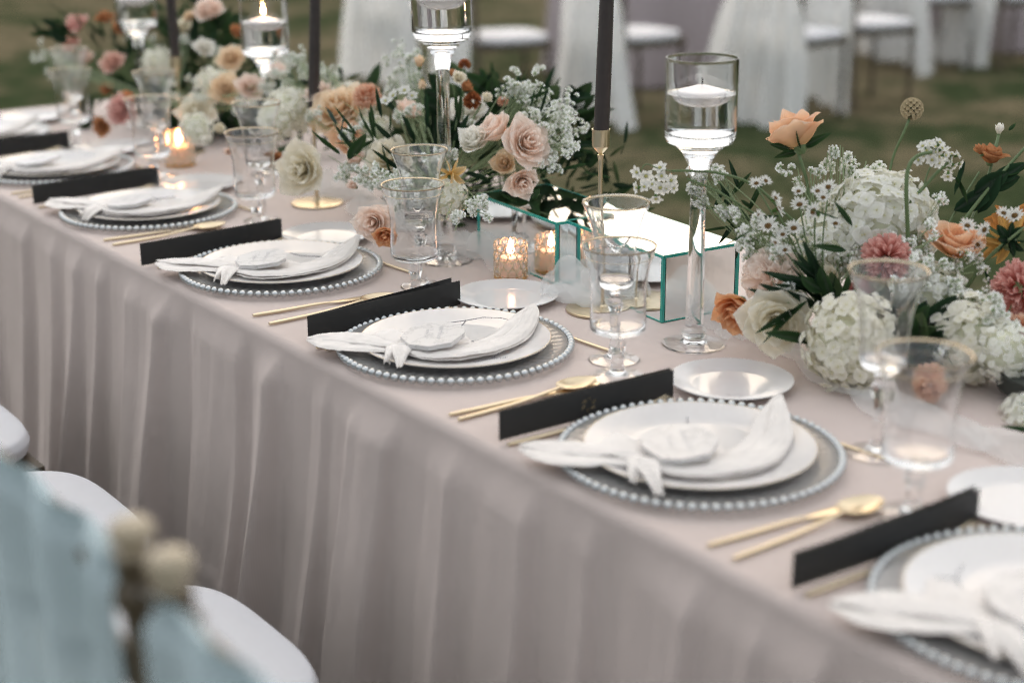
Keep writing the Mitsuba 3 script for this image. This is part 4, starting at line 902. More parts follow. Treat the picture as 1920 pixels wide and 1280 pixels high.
breath(A,cloudpts((-1.397,1.597,0.884),0.0226,42,2080),(-1.392,1.557,0.801),.0058)
breath(A,cloudpts((-1.330,1.626,0.900),0.0178,30,2170),(-1.392,1.557,0.801),.0058)
breath(A,cloudpts((-1.301,1.534,0.857),0.0172,33,2200),(-1.392,1.557,0.801),.0058)
breath(A,cloudpts((-1.468,1.482,0.917),0.0197,33,1860),(-1.392,1.557,0.801),.0058)
breath(A,cloudpts((-1.176,1.625,0.841),0.0211,42,2470),(-1.392,1.557,0.801),.0058)
breath(A,cloudpts((-1.221,1.589,0.822),0.0171,33,2400),(-1.392,1.557,0.801),.0058)
lf(A,'blade',1,(-1.370,1.500,0.835),(-0.35,-0.90,0.26),0.0989,None)
lf(A,'blade',1,(-1.358,1.509,0.822),(0.12,-0.09,0.99),0.0712,None)
lf(A,'blade',1,(-1.359,1.515,0.838),(-0.25,-0.63,0.74),0.0872,None)
lf(A,'blade',1,(-1.356,1.515,0.829),(-0.21,-0.84,0.50),0.0849,None)
lf(A,'blade',1,(-1.364,1.521,0.860),(-0.34,-0.89,0.31),0.1046,None)
lf(A,'blade',1,(-1.379,1.491,0.842),(-0.38,-0.83,0.40),0.0751,None)
lf(A,'blade',1,(-1.369,1.498,0.831),(0.09,-0.20,0.97),0.0630,None)
lf(A,'blade',1,(-1.371,1.510,0.856),(-0.15,-0.92,0.35),0.0919,None)
lf(A,'blade',1,(-1.354,1.519,0.831),(-0.38,-0.76,0.53),0.0905,None)
lf(A,'blade',1,(-1.358,1.526,0.853),(-0.22,-0.77,0.60),0.0827,None)
lf(A,'blade',1,(-1.363,1.518,0.851),(-0.29,-0.51,0.81),0.0806,None)
lf(A,'blade',1,(-1.357,1.516,0.833),(-0.24,-0.36,0.90),0.0829,None)
lf(A,'blade',1,(-1.360,1.519,0.845),(-0.16,-0.39,0.91),0.1019,None)
lf(A,'blade',0,(-1.557,1.515,0.941),(0.70,0.27,-0.66),0.0502,None)
lf(A,'blade',0,(-1.532,1.539,0.920),(-0.50,-0.75,0.44),0.0590,None)
lf(A,'blade',1,(-1.529,1.529,0.894),(0.31,-0.14,0.94),0.0440,None)
lf(A,'blade',1,(-1.555,1.507,0.919),(0.03,0.11,0.99),0.0512,None)
lf(A,'blade',1,(-1.553,1.519,0.937),(-0.30,-0.41,0.86),0.0388,None)
lf(A,'blade',0,(-1.550,1.522,0.936),(0.87,0.04,-0.50),0.0397,None)
lf(A,'blade',1,(-1.566,1.514,0.961),(0.20,-0.72,-0.67),0.0405,None)
lf(A,'blade',1,(-1.535,1.513,0.883),(0.51,-0.35,0.79),0.0538,None)
lf(A,'blade',0,(-1.540,1.551,0.961),(0.05,-0.93,0.36),0.0353,None)
lf(A,'blade',1,(-1.553,1.530,0.959),(-0.05,-0.41,0.91),0.0499,None)
lf(A,'blade',0,(-1.566,1.500,0.935),(0.71,0.32,-0.63),0.0538,None)
lf(A,'blade',0,(-1.558,1.520,0.950),(0.45,0.46,0.76),0.0449,None)
lf(A,'blade',0,(-1.541,1.514,0.898),(0.09,-0.27,0.96),0.0471,None)
lf(A,'blade',1,(-1.533,1.536,0.919),(0.73,0.68,0.04),0.0440,None)
lf(A,'blade',0,(-1.540,1.528,0.920),(0.97,0.11,0.20),0.0543,None)
lf(A,'blade',1,(-1.545,1.521,0.920),(0.13,-0.81,-0.57),0.0538,None)
lf(A,'blade',0,(-1.538,1.534,0.928),(0.42,-0.01,0.91),0.0595,None)
lf(A,'blade',1,(-1.539,1.524,0.912),(0.35,-0.49,-0.80),0.0553,None)
lf(A,'blade',1,(-1.525,1.530,0.888),(0.84,0.55,0.06),0.0372,None)
lf(A,'blade',0,(-1.537,1.541,0.936),(0.46,-0.81,0.36),0.0535,None)
lf(A,'blade',0,(-1.544,1.516,0.910),(-0.41,-0.91,0.01),0.0581,None)
lf(A,'blade',0,(-1.552,1.518,0.933),(-0.43,-0.89,0.13),0.0604,None)
stem(A,[(-1.446,1.612,0.840),(-1.506,1.554,0.883),(-1.552,1.523,0.940),(-1.583,1.504,0.983)],0.0022,label='brown woody twig with narrow leaves')
lf(A,'narrow',0,(-1.339,1.469,0.801),(-0.23,-0.94,0.24),0.0839,None)
lf(A,'narrow',0,(-1.363,1.461,0.844),(-0.23,-0.95,-0.22),0.0769,None)
lf(A,'narrow',0,(-1.357,1.474,0.854),(-0.01,-0.84,-0.55),0.0909,None)
lf(A,'narrow',0,(-1.347,1.537,0.944),(-0.40,-0.49,0.78),0.0419,None)
lf(A,'narrow',0,(-1.360,1.525,0.954),(-0.45,-0.80,0.40),0.0489,None)
lf(A,'narrow',0,(-1.344,1.525,0.914),(-0.43,-0.88,0.18),0.0489,None)
lf(A,'narrow',0,(-1.440,1.397,0.921),(0.37,0.67,0.64),0.0419,None)
lf(A,'oval',0,(-1.347,1.504,0.851),(-0.17,-0.24,0.96),0.0492,None)
lf(A,'oval',0,(-1.356,1.497,0.861),(-0.28,-0.76,0.59),0.0386,None)
lf(A,'oval',0,(-1.337,1.518,0.851),(0.19,0.25,0.95),0.0386,None)
lily(A,(-1.263,1.756,0.905),0.0448,(-0.96,0.09,0.26),(.62,.42,.12),(.66,.38,.14),13,'orange yellow open flower seen from behind at the right edge',.17)
lily(A,(-1.311,1.834,0.906),0.0413,(-0.11,-0.16,0.98),(.52,.20,.05),(.62,.30,.10),8,'burnt orange flower at the right edge',.30)
lf(A,'oval',1,(-1.240,1.724,0.918),(0.89,0.44,0.14),0.0269,None)
lf(A,'oval',1,(-1.240,1.724,0.918),(0.58,0.34,0.74),0.0269,None)
lf(A,'oval',1,(-1.240,1.724,0.918),(0.14,-0.12,0.98),0.0269,None)
lf(A,'oval',1,(-1.240,1.724,0.918),(-0.16,-0.68,0.72),0.0269,None)
lf(A,'oval',1,(-1.240,1.724,0.918),(-0.13,-0.99,0.11),0.0269,None)
lf(A,'oval',1,(-1.240,1.724,0.918),(0.20,-0.86,-0.48),0.0269,None)
lf(A,'oval',1,(-1.240,1.724,0.918),(0.63,-0.37,-0.68),0.0269,None)
lf(A,'oval',1,(-1.240,1.724,0.918),(0.91,0.17,-0.38),0.0269,None)
stem(A,[(-1.240,1.724,0.918),(-1.263,1.710,0.886),(-1.284,1.688,0.833)],0.003,label=None)
stem(A,[(-1.228,1.707,0.923),(-1.219,1.729,0.940),(-1.209,1.752,0.956)],0.0018,label=None)
foliage(A,[((-1.45,1.62,0.775),(-0.8,1.76,0.85)),((-1.36,1.52,0.78),(-1.22,1.58,0.84)),((-1.05,1.5,0.765),(-0.75,1.6,0.8))],300,(.035,.07),21)
put(numbered(A+'__vessel'), ply(xf(lathe([(0,0),(.06,0),(.075,.012),(.08,.035),(.075,.035),(0,.03)],40), at(-1.10,1.66,TZ+.001,0,1)), 'm_dark', 30), label='dark low bowl under the flowers')
B = thing('floral_arrangement', 'middle flower arrangement with blush roses, eucalyptus and baby breath beside the mirrored box', 'flower arrangement', 'low flower arrangements along the table')
rose(B,'blush',(-2.049,1.523,0.947),0.0431,(0.91,-0.13,0.39),'garden','blush rose facing right with a spiral heart',False)
rose(B,'blush',(-2.093,1.505,0.960),0.0416,(-0.15,-0.62,0.77),'cup','blush rose with broad outer petals left of the spiral one',False)
rose(B,'white',(-2.113,1.469,0.943),0.0380,(0.35,-0.57,0.74),'half','white rose left of the blush rose',False)
rose(B,'blush',(-2.054,1.519,0.887),0.0380,(0.91,-0.39,-0.10),'half',None,False)
rose(B,'apricot',(-2.090,1.515,0.907),0.0310,(0.56,-0.67,0.50),'half',None,False)
rose(B,'cream',(-2.239,1.382,0.907),0.0426,(0.41,-0.54,0.74),'garden','cream white garden rose behind the tall goblet',False)
rose(B,'apricot',(-2.562,1.473,0.932),0.0574,(0.35,-0.57,0.74),'garden','large peach garden rose with orange heart',False)
rose(B,'blush',(-2.636,1.473,0.956),0.0355,(-0.07,-0.33,0.94),'open',None,False)
rose(B,'peach',(-2.498,1.451,0.899),0.0363,(0.85,-0.35,0.40),'open',None,False)
rose(B,'cream',(-2.496,1.357,0.853),0.0517,(0.51,-0.82,0.24),'open','cream white rose with pointed petals low on the left',False)
rose(B,'blush',(-2.403,1.521,0.949),0.0317,(0.43,0.17,0.89),'cup',None,False)
rose(B,'white',(-2.344,1.398,0.904),0.0306,(0.26,-0.59,0.76),'open',None,False)
rose(B,'blush',(-2.307,1.356,0.899),0.0225,(0.29,-0.47,0.84),'half',None,False)
rose(B,'white',(-2.296,1.582,0.957),0.0389,(0.37,-0.26,0.89),'garden',None,False)
rose(B,'rust',(-2.245,1.540,1.012),0.0189,(0.26,0.46,0.85),'half','rust red lisianthus standing high',False)
rose(B,'rust',(-2.262,1.529,1.032),0.0161,(-0.28,-0.04,0.96),'bud',None,False)
rose(B,'cream',(-2.239,1.524,1.033),0.0141,(0.67,-0.11,0.73),'open',None,False)
rose(B,'cream',(-2.203,1.555,0.998),0.0160,(0.57,0.26,0.78),'half',None,False)
pompom(B,'rust',(-2.232,1.548,0.993),0.0185,(0.29,-0.47,0.84),'chrysanthemum',None)
pompom(B,'rust',(-2.281,1.566,1.049),0.0122,(0.01,0.00,1.00))
rose(B,'apricot',(-2.411,1.555,1.032),0.0218,(-0.14,0.17,0.98),'bud','tall apricot bud',False)
rose(B,'apricot',(-2.402,1.554,1.009),0.0178,(0.39,-0.16,-0.91),'bud',None,False)
pompom(B,'peach',(-2.497,1.494,0.972),0.0297,(0.11,-0.35,0.93),'chrysanthemum',None)
pompom(B,'peach',(-2.265,1.637,0.979),0.0115,(0.52,-0.37,0.77),'chrysanthemum',None)
lily(B,(-2.059,1.384,0.913),0.0292,(0.66,-0.35,0.67),(.80,.48,.10),(.82,.66,.42),7,'yellow apricot flower behind the goblet',.30)
hydrangea(B,(-2.079,1.386,0.871),0.0363,(0.65,-0.47,0.60),144,True,None)
hydrangea(B,(-2.493,1.500,0.909),0.0378,(0.52,-0.37,0.77),120,False,None)
rose(B,'blush',(-2.095,1.261,0.848),0.0348,(0.66,-0.75,0.10),'open','blush peach rose resting on the table by the bread plate',False)
rose(B,'deep',(-2.066,1.259,0.836),0.0259,(0.80,-0.46,-0.38),'half',None,False)
rose(B,'blush',(-2.264,1.325,0.866),0.0185,(0.36,-0.80,0.48),'bud',None,False)
hydrangea(B,(-2.643,1.538,0.930),0.0494,(0.36,-0.39,0.85),120,False,None)
breath(B,cloudpts((-2.122,1.595,1.002),0.0337,108,1190),(-2.208,1.464,0.847),.0058)
breath(B,cloudpts((-2.155,1.597,1.020),0.0211,54,1145),(-2.208,1.464,0.847),.0058)
breath(B,cloudpts((-2.056,1.602,0.978),0.0354,121,1275),(-2.208,1.464,0.847),.0058)
breath(B,cloudpts((-2.006,1.585,0.952),0.0259,81,1335),(-2.208,1.464,0.847),.0058)
breath(B,cloudpts((-2.074,1.570,0.966),0.0252,54,1250),(-2.208,1.464,0.847),.0058)
breath(B,cloudpts((-2.035,1.562,0.919),0.0227,35,1330),(-2.208,1.464,0.847),.0058)
breath(B,cloudpts((-2.510,1.598,1.032),0.0322,48,880),(-2.208,1.464,0.847),.0058)
breath(B,cloudpts((-2.527,1.560,1.003),0.0257,40,870),(-2.208,1.464,0.847),.0058)
breath(B,cloudpts((-2.315,1.371,0.945),0.0236,40,930),(-2.208,1.464,0.847),.0058)
breath(B,cloudpts((-2.321,1.463,0.966),0.0204,32,975),(-2.208,1.464,0.847),.0058)
breath(B,cloudpts((-2.195,1.540,0.952),0.0212,35,1145),(-2.208,1.464,0.847),.0058)
breath(B,cloudpts((-2.137,1.423,0.920),0.0204,35,1135),(-2.208,1.464,0.847),.0058)
breath(B,cloudpts((-2.313,1.335,0.875),0.0212,35,980),(-2.208,1.464,0.847),.0058)
breath(B,cloudpts((-2.140,1.320,0.902),0.0245,51,1070),(-2.208,1.464,0.847),.0058)
breath(B,cloudpts((-2.088,1.322,0.875),0.0220,45,1145),(-2.208,1.464,0.847),.0058)
breath(B,cloudpts((-2.130,1.298,0.871),0.0200,37,1095),(-2.208,1.464,0.847),.0058)
breath(B,cloudpts((-2.221,1.323,0.883),0.0194,29,1030),(-2.208,1.464,0.847),.0058)
breath(B,cloudpts((-1.979,1.372,0.888),0.0183,35,1265),(-2.208,1.464,0.847),.0058)
breath(B,cloudpts((-1.950,1.367,0.873),0.0138,21,1305),(-2.208,1.464,0.847),.0058)
breath(B,cloudpts((-1.949,1.331,0.870),0.0116,18,1280),(-2.208,1.464,0.847),.0058)
breath(B,cloudpts((-2.680,1.520,0.989),0.0293,48,760),(-2.208,1.464,0.847),.0058)
breath(B,cloudpts((-2.757,1.511,1.002),0.0271,48,695),(-2.208,1.464,0.847),.0058)
breath(B,cloudpts((-2.768,1.479,0.973),0.0271,45,695),(-2.208,1.464,0.847),.0058)
breath(B,cloudpts((-2.590,1.431,0.928),0.0219,27,810),(-2.208,1.464,0.847),.0058)
star(B,(-2.153,1.619,0.991),0.0103,(0.17,-0.66,0.73),False)
star(B,(-2.122,1.641,0.956),0.0103,(0.61,-0.14,0.78),False)
star(B,(-2.289,1.445,1.014),0.0129,(0.35,-0.51,0.79),False)
star(B,(-2.298,1.428,1.006),0.0129,(-0.00,-0.78,0.63),False)
star(B,(-2.304,1.415,0.997),0.0116,(0.41,-0.44,0.80),False)
star(B,(-2.279,1.454,1.005),0.0116,(0.44,-0.40,0.80),False)
lf(B,'round',1,(-2.216,1.439,0.951),(-0.20,0.09,0.98),0.0744,0.3)
lf(B,'round',1,(-2.199,1.448,0.925),(-0.16,-0.14,0.98),0.0635,0.3)
lf(B,'round',1,(-2.222,1.421,0.934),(-0.35,-0.38,0.86),0.0544,0.3)
lf(B,'round',1,(-2.186,1.473,0.938),(0.17,0.38,0.91),0.0544,0.3)
lf(B,'round',3,(-2.266,1.301,0.955),(-0.14,0.17,0.98),0.0393,0.3)
lf(B,'round',3,(-2.275,1.299,0.972),(-0.27,-0.42,0.87),0.0357,0.3)
lf(B,'oval',0,(-2.248,1.304,0.917),(0.61,0.40,0.68),0.0536,0.3)
lf(B,'oval',0,(-2.258,1.295,0.926),(-0.21,-0.85,0.48),0.0625,0.3)
lf(B,'oval',0,(-2.057,1.557,0.898),(0.93,0.36,-0.08),0.0447,0.3)
lf(B,'oval',0,(-2.031,1.593,0.899),(0.66,0.75,0.04),0.0393,0.3)
lf(B,'oval',0,(-2.056,1.529,0.847),(0.89,-0.01,0.45),0.0447,0.3)
lf(B,'blade',1,(-2.251,1.374,0.979),(0.07,-0.13,0.99),0.0581,None)
lf(B,'blade',1,(-2.138,1.470,0.894),(0.90,0.36,-0.23),0.0522,None)
lf(B,'blade',0,(-2.127,1.572,0.868),(0.81,0.39,-0.44),0.0376,None)
lf(B,'blade',1,(-2.178,1.409,0.922),(-0.33,-0.54,0.77),0.0384,None)
lf(B,'blade',1,(-2.174,1.474,0.953),(0.75,0.46,0.48),0.0605,None)
lf(B,'blade',0,(-2.175,1.380,0.877),(-0.31,-0.81,0.50),0.0643,None)
lf(B,'blade',1,(-2.073,1.571,0.986),(0.11,0.25,0.96),0.0595,None)
lf(B,'blade',0,(-2.265,1.348,0.938),(-0.16,-0.98,0.14),0.0586,None)
lf(B,'blade',0,(-2.268,1.372,0.941),(0.02,-0.24,0.97),0.0550,None)
lf(B,'blade',0,(-2.121,1.450,0.869),(0.88,0.04,-0.47),0.0316,None)
lf(B,'blade',0,(-2.126,1.490,0.884),(0.71,0.61,0.36),0.0481,None)
lf(B,'blade',1,(-2.266,1.416,0.922),(-0.42,-0.56,0.71),0.0666,None)
lf(B,'blade',0,(-2.194,1.490,0.963),(0.15,0.02,0.99),0.0612,None)
lf(B,'blade',1,(-2.169,1.373,0.900),(-0.16,-0.64,0.76),0.0458,None)
lf(B,'blade',0,(-2.099,1.569,1.012),(0.68,0.61,0.40),0.0406,None)
lf(B,'blade',0,(-2.273,1.372,0.940),(-0.14,-0.93,-0.35),0.0437,None)
lf(B,'blade',0,(-2.259,1.329,0.957),(-0.26,-0.45,0.86),0.0602,None)
lf(B,'blade',0,(-2.158,1.513,0.891),(0.85,0.26,-0.45),0.0474,None)
lf(B,'blade',1,(-2.145,1.558,0.875),(0.86,0.50,-0.11),0.0494,None)
lf(B,'blade',1,(-2.226,1.385,0.901),(-0.05,-0.44,0.90),0.0500,None)
lf(B,'blade',0,(-2.161,1.466,0.988),(0.11,-0.09,0.99),0.0421,None)
lf(B,'blade',0,(-2.180,1.350,0.888),(-0.22,-0.16,0.96),0.0646,None)
lf(B,'blade',1,(-2.135,1.593,0.969),(0.35,0.23,0.91),0.0513,None)
lf(B,'blade',0,(-2.220,1.339,0.948),(-0.32,-0.35,0.88),0.0523,None)
lf(B,'blade',0,(-2.257,1.347,0.961),(-0.23,-0.33,0.92),0.0449,None)
lf(B,'blade',1,(-2.129,1.457,0.895),(0.90,0.42,-0.07),0.0455,None)
lf(B,'blade',0,(-2.082,1.495,0.865),(0.88,0.39,-0.27),0.0517,None)
lf(B,'blade',1,(-2.233,1.422,0.894),(-0.39,-0.87,0.30),0.0556,None)
lf(B,'blade',1,(-2.201,1.480,0.929),(0.19,0.21,0.96),0.0500,None)
lf(B,'blade',0,(-2.178,1.386,0.895),(-0.19,-0.76,0.62),0.0433,None)
lf(B,'blade',0,(-2.090,1.590,0.981),(0.54,0.47,0.70),0.0457,None)
lf(B,'blade',0,(-2.310,1.361,0.945),(-0.17,-0.85,0.50),0.0340,None)
lf(B,'blade',0,(-2.224,1.341,0.960),(0.10,-0.14,0.98),0.0529,None)
lf(B,'blade',0,(-2.118,1.469,0.895),(0.89,0.16,-0.43),0.0329,None)
lf(B,'blade',0,(-2.069,1.507,0.893),(0.83,0.54,-0.12),0.0561,None)
lf(B,'blade',1,(-2.187,1.398,0.915),(-0.17,-0.84,0.52),0.0331,None)
lf(B,'blade',1,(-2.194,1.477,0.951),(0.04,0.17,0.99),0.0499,None)
lf(B,'blade',1,(-2.240,1.410,0.907),(-0.25,-0.45,0.86),0.0610,None)
lf(B,'blade',0,(-2.082,1.561,1.000),(0.21,0.05,0.98),0.0333,None)
lf(B,'blade',0,(-2.294,1.345,0.925),(0.20,-0.07,0.98),0.0461,None)
lf(B,'blade',0,(-2.212,1.365,0.965),(0.02,0.02,1.00),0.0331,None)
lf(B,'blade',0,(-2.172,1.519,0.865),(0.59,0.67,0.46),0.0470,None)
lf(B,'blade',0,(-2.136,1.546,0.863),(0.52,0.61,0.60),0.0510,None)
lf(B,'blade',1,(-2.201,1.377,0.914),(-0.17,-0.65,0.74),0.0444,None)
lf(B,'blade',0,(-2.216,1.501,0.935),(0.43,0.53,0.73),0.0371,None)
lf(B,'blade',1,(-2.178,1.369,0.900),(-0.44,-0.62,0.65),0.0655,None)
lf(B,'blade',0,(-2.074,1.567,1.014),(0.33,0.22,0.92),0.0334,None)
lf(B,'blade',1,(-2.290,1.345,0.918),(-0.21,-0.50,0.84),0.0605,None)
stem(B,[(-2.245,1.534,1.001),(-2.240,1.521,0.966),(-2.213,1.491,0.909)],0.0018,label=None)
stem(B,[(-2.259,1.526,1.021),(-2.239,1.523,0.966)],0.0018,label=None)
stem(B,[(-2.221,1.559,0.988),(-2.208,1.522,0.952),(-2.205,1.496,0.900)],0.0018,label=None)
stem(B,[(-2.402,1.554,1.009),(-2.389,1.547,0.962),(-2.330,1.513,0.916)],0.0018,label=None)
stem(B,[(-2.278,1.564,1.041),(-2.270,1.556,1.006),(-2.225,1.522,0.931)],0.0018,label=None)
foliage(B,[((-2.75,1.62,0.775),(-2.08,1.84,0.92)),((-2.6,1.64,0.86),(-2.2,1.84,0.99)),((-2.52,1.52,0.765),(-2.25,1.62,0.84))],620,(.035,.07),22)
put(numbered(B+'__vessel'), ply(xf(lathe([(0,0),(.06,0),(.075,.012),(.08,.035),(.075,.035),(0,.03)],40), at(-2.35,1.68,TZ+.001,0,1)), 'm_dark', 30), label='dark low bowl under the flowers')
C = thing('floral_arrangement', 'blurred far flower arrangement with rust, pink and cream blooms at the left end', 'flower arrangement', 'low flower arrangements along the table')
rose(C,'pink',(-3.876,1.478,0.973),0.0385,(-0.03,-0.50,0.87),'open',None,False)
rose(C,'dusty',(-3.822,1.443,0.939),0.0298,(0.25,-0.80,0.54),'open',None,False)
rose(C,'rust',(-3.839,1.539,0.990),0.0275,(0.13,-0.22,0.97),'open',None,False)
rose(C,'rust',(-3.759,1.549,0.973),0.0271,(0.63,-0.20,0.75),'open',None,False)
rose(C,'blush',(-3.361,1.599,1.045),0.0376,(0.31,-0.34,0.89),'garden',None,False)
rose(C,'rust',(-3.174,1.571,1.014),0.0264,(0.59,0.11,0.80),'half',None,False)
rose(C,'apricot',(-3.431,1.583,1.028),0.0190,(0.22,-0.54,0.81),'open',None,False)
rose(C,'apricot',(-3.121,1.530,0.970),0.0319,(0.65,-0.47,0.60),'garden',None,False)
rose(C,'pink',(-3.377,1.375,0.841),0.0370,(0.36,-0.92,0.17),'garden',None,False)
rose(C,'rust',(-3.442,1.352,0.800),0.0250,(0.59,-0.81,-0.00),'open',None,False)
rose(C,'rust',(-3.598,1.437,0.855),0.0235,(0.56,-0.67,0.50),'half',None,False)
rose(C,'cream',(-3.044,1.404,0.874),0.0436,(0.60,-0.43,0.67),'open',None,False)
rose(C,'white',(-3.302,1.551,0.972),0.0272,(0.67,-0.11,0.73),'open',None,False)
rose(C,'apricot',(-3.021,1.462,0.924),0.0344,(0.84,-0.23,0.48),'garden',None,False)
rose(C,'blush',(-2.902,1.458,0.942),0.0312,(0.71,-0.27,0.66),'open',None,False)
rose(C,'blush',(-2.830,1.485,0.975),0.0285,(0.67,-0.11,0.73),'half',None,False)
rose(C,'dusty',(-3.655,1.476,0.906),0.0344,(0.47,-0.59,0.66),'open',None,False)
rose(C,'cream',(-3.482,1.585,0.997),0.0257,(0.41,-0.41,0.82),'open',None,False)
rose(C,'blush',(-3.742,1.450,0.912),0.0268,(0.40,-0.78,0.47),'half',None,False)
rose(C,'blush',(-2.759,1.333,0.847),0.0191,(0.87,-0.39,0.30),'bud',None,False)
rose(C,'white',(-2.832,1.329,0.858),0.0237,(0.61,-0.69,0.40),'bud',None,False)
rose(C,'cream',(-2.843,1.358,0.874),0.0239,(0.65,-0.47,0.60),'bud',None,False)
rose(C,'deep',(-3.425,1.408,0.859),0.0225,(0.81,-0.32,0.50),'half',None,False)
rose(C,'rust',(-2.638,1.373,0.846),0.0228,(0.59,-0.70,0.41),'half',None,False)
hydrangea(C,(-2.707,1.443,0.919),0.0494,(0.60,-0.43,0.67),144,False,None)
hydrangea(C,(-3.448,1.502,0.925),0.0426,(0.47,-0.59,0.66),120,True,None)
hydrangea(C,(-3.083,1.468,0.925),0.0412,(0.44,-0.69,0.57),108,False,None)
hydrangea(C,(-2.946,1.355,0.865),0.0352,(0.56,-0.67,0.50),96,False,None)
hydrangea(C,(-2.675,1.397,0.915),0.0389,(0.58,-0.55,0.59),108,True,None)
breath(C,cloudpts((-3.845,1.394,0.906),0.0340,51,210),(-3.262,1.452,0.857),.0050)
breath(C,cloudpts((-3.911,1.399,0.919),0.0224,24,180),(-3.262,1.452,0.857),.0050)
breath(C,cloudpts((-3.043,1.422,0.906),0.0288,45,570),(-3.262,1.452,0.857),.0050)
breath(C,cloudpts((-3.165,1.437,0.912),0.0252,39,515),(-3.262,1.452,0.857),.0050)
breath(C,cloudpts((-3.231,1.563,0.981),0.0229,24,510),(-3.262,1.452,0.857),.0050)
breath(C,cloudpts((-2.869,1.529,0.989),0.0279,51,660),(-3.262,1.452,0.857),.0050)
breath(C,cloudpts((-2.837,1.461,0.950),0.0206,30,665),(-3.262,1.452,0.857),.0050)
breath(C,cloudpts((-3.428,1.550,0.962),0.0239,27,430),(-3.262,1.452,0.857),.0050)
breath(C,cloudpts((-3.629,1.546,0.968),0.0249,24,340),(-3.262,1.452,0.857),.0050)
breath(C,cloudpts((-2.903,1.439,0.911),0.0209,30,650),(-3.262,1.452,0.857),.0050)
lf(C,'oval',1,(-3.783,1.415,0.951),(-0.21,-0.85,0.48),0.0575,None)
lf(C,'narrow',1,(-3.734,1.485,0.958),(-0.26,-0.34,0.90),0.0523,None)
lf(C,'narrow',1,(-3.693,1.506,0.892),(0.45,0.26,0.86),0.0678,None)
lf(C,'oval',0,(-3.708,1.435,0.801),(0.44,-0.48,-0.76),0.0611,None)
lf(C,'narrow',0,(-3.412,1.581,0.977),(0.74,0.49,0.45),0.0527,None)
lf(C,'narrow',1,(-3.357,1.634,0.938),(0.61,0.60,0.51),0.0444,None)
lf(C,'oval',0,(-3.398,1.608,0.990),(0.09,0.11,0.99),0.0682,None)
lf(C,'narrow',0,(-3.810,1.403,0.995),(0.04,-0.74,-0.67),0.0515,None)
lf(C,'narrow',0,(-3.681,1.511,0.874),(0.02,-0.96,-0.29),0.0669,None)
lf(C,'oval',1,(-3.272,1.674,0.798),(-0.14,-0.98,-0.14),0.0363,None)
lf(C,'narrow',1,(-3.783,1.426,0.971),(-0.46,-0.86,0.21),0.0517,None)
lf(C,'narrow',0,(-3.735,1.489,0.966),(-0.44,-0.71,0.54),0.0513,None)
lf(C,'oval',0,(-3.666,1.551,0.907),(-0.09,0.07,0.99),0.0444,None)
lf(C,'narrow',0,(-3.696,1.464,0.826),(0.19,-0.78,-0.60),0.0394,None)
lf(C,'narrow',1,(-3.384,1.601,0.944),(-0.05,-0.07,1.00),0.0643,None)
lf(C,'oval',0,(-3.371,1.628,0.959),(0.68,0.48,0.56),0.0666,None)
lf(C,'narrow',0,(-3.386,1.631,1.001),(0.30,0.10,0.95),0.0457,None)
lf(C,'narrow',0,(-3.791,1.398,0.942),(-0.03,-0.99,-0.13),0.0433,None)
lf(C,'oval',0,(-3.681,1.510,0.869),(0.16,-0.65,-0.75),0.0522,None)
lf(C,'narrow',1,(-3.271,1.672,0.792),(-0.01,-0.98,-0.20),0.0361,None)
lf(C,'narrow',1,(-3.786,1.425,0.977),(-0.17,-0.89,0.42),0.0432,None)
lf(C,'oval',0,(-3.732,1.489,0.959),(-0.19,-0.30,0.93),0.0476,None)
lf(C,'narrow',0,(-3.691,1.532,0.933),(-0.10,-0.20,0.97),0.0715,None)
lf(C,'narrow',1,(-3.682,1.455,0.776),(0.04,-0.95,-0.30),0.0701,None)
lf(C,'oval',1,(-3.406,1.582,0.963),(-0.17,-0.08,0.98),0.0473,None)
lf(C,'narrow',1,(-3.336,1.656,0.923),(0.23,0.43,0.87),0.0515,None)
lf(C,'narrow',1,(-3.398,1.623,1.017),(-0.13,-0.43,0.89),0.0551,None)
lf(C,'oval',1,(-3.805,1.403,0.984),(-0.26,-0.85,0.46),0.0443,None)
lf(C,'narrow',1,(-3.697,1.469,0.836),(-0.08,-0.89,-0.46),0.0417,None)
lf(C,'narrow',1,(-3.305,1.628,0.796),(0.26,-0.60,-0.76),0.0398,None)
lf(C,'oval',0,(-3.794,1.415,0.980),(-0.18,-0.98,0.02),0.0593,None)
lf(C,'narrow',0,(-3.746,1.464,0.948),(0.20,0.10,0.97),0.0369,None)
lf(C,'narrow',1,(-3.712,1.493,0.917),(0.65,0.67,0.37),0.0597,None)
lf(C,'oval',1,(-3.704,1.427,0.780),(0.13,-0.76,-0.64),0.0640,None)
lf(C,'narrow',1,(-3.410,1.587,0.982),(0.01,0.01,1.00),0.0643,None)
lf(C,'narrow',0,(-3.352,1.627,0.913),(0.75,0.47,0.46),0.0616,None)
lf(C,'oval',0,(-3.386,1.629,1.000),(0.48,0.30,0.82),0.0560,None)
lf(C,'narrow',0,(-3.788,1.423,0.978),(-0.15,-0.67,0.73),0.0452,None)
lf(C,'narrow',1,(-3.709,1.471,0.870),(-0.22,-0.93,0.30),0.0649,None)
lf(C,'oval',0,(-3.275,1.655,0.773),(-0.15,-0.89,-0.43),0.0502,None)
lf(C,'narrow',1,(-3.789,1.434,1.002),(-0.22,-0.77,0.60),0.0709,None)
lf(C,'narrow',1,(-3.729,1.478,0.931),(-0.19,-0.55,0.81),0.0695,None)
lf(C,'oval',1,(-3.674,1.525,0.882),(0.64,0.47,0.61),0.0393,None)
lf(C,'narrow',0,(-3.706,1.451,0.826),(-0.10,-0.93,-0.36),0.0424,None)
lf(C,'narrow',0,(-3.433,1.557,0.986),(-0.11,-0.02,0.99),0.0368,None)
lf(C,'oval',1,(-3.358,1.626,0.925),(0.92,0.38,0.01),0.0520,None)
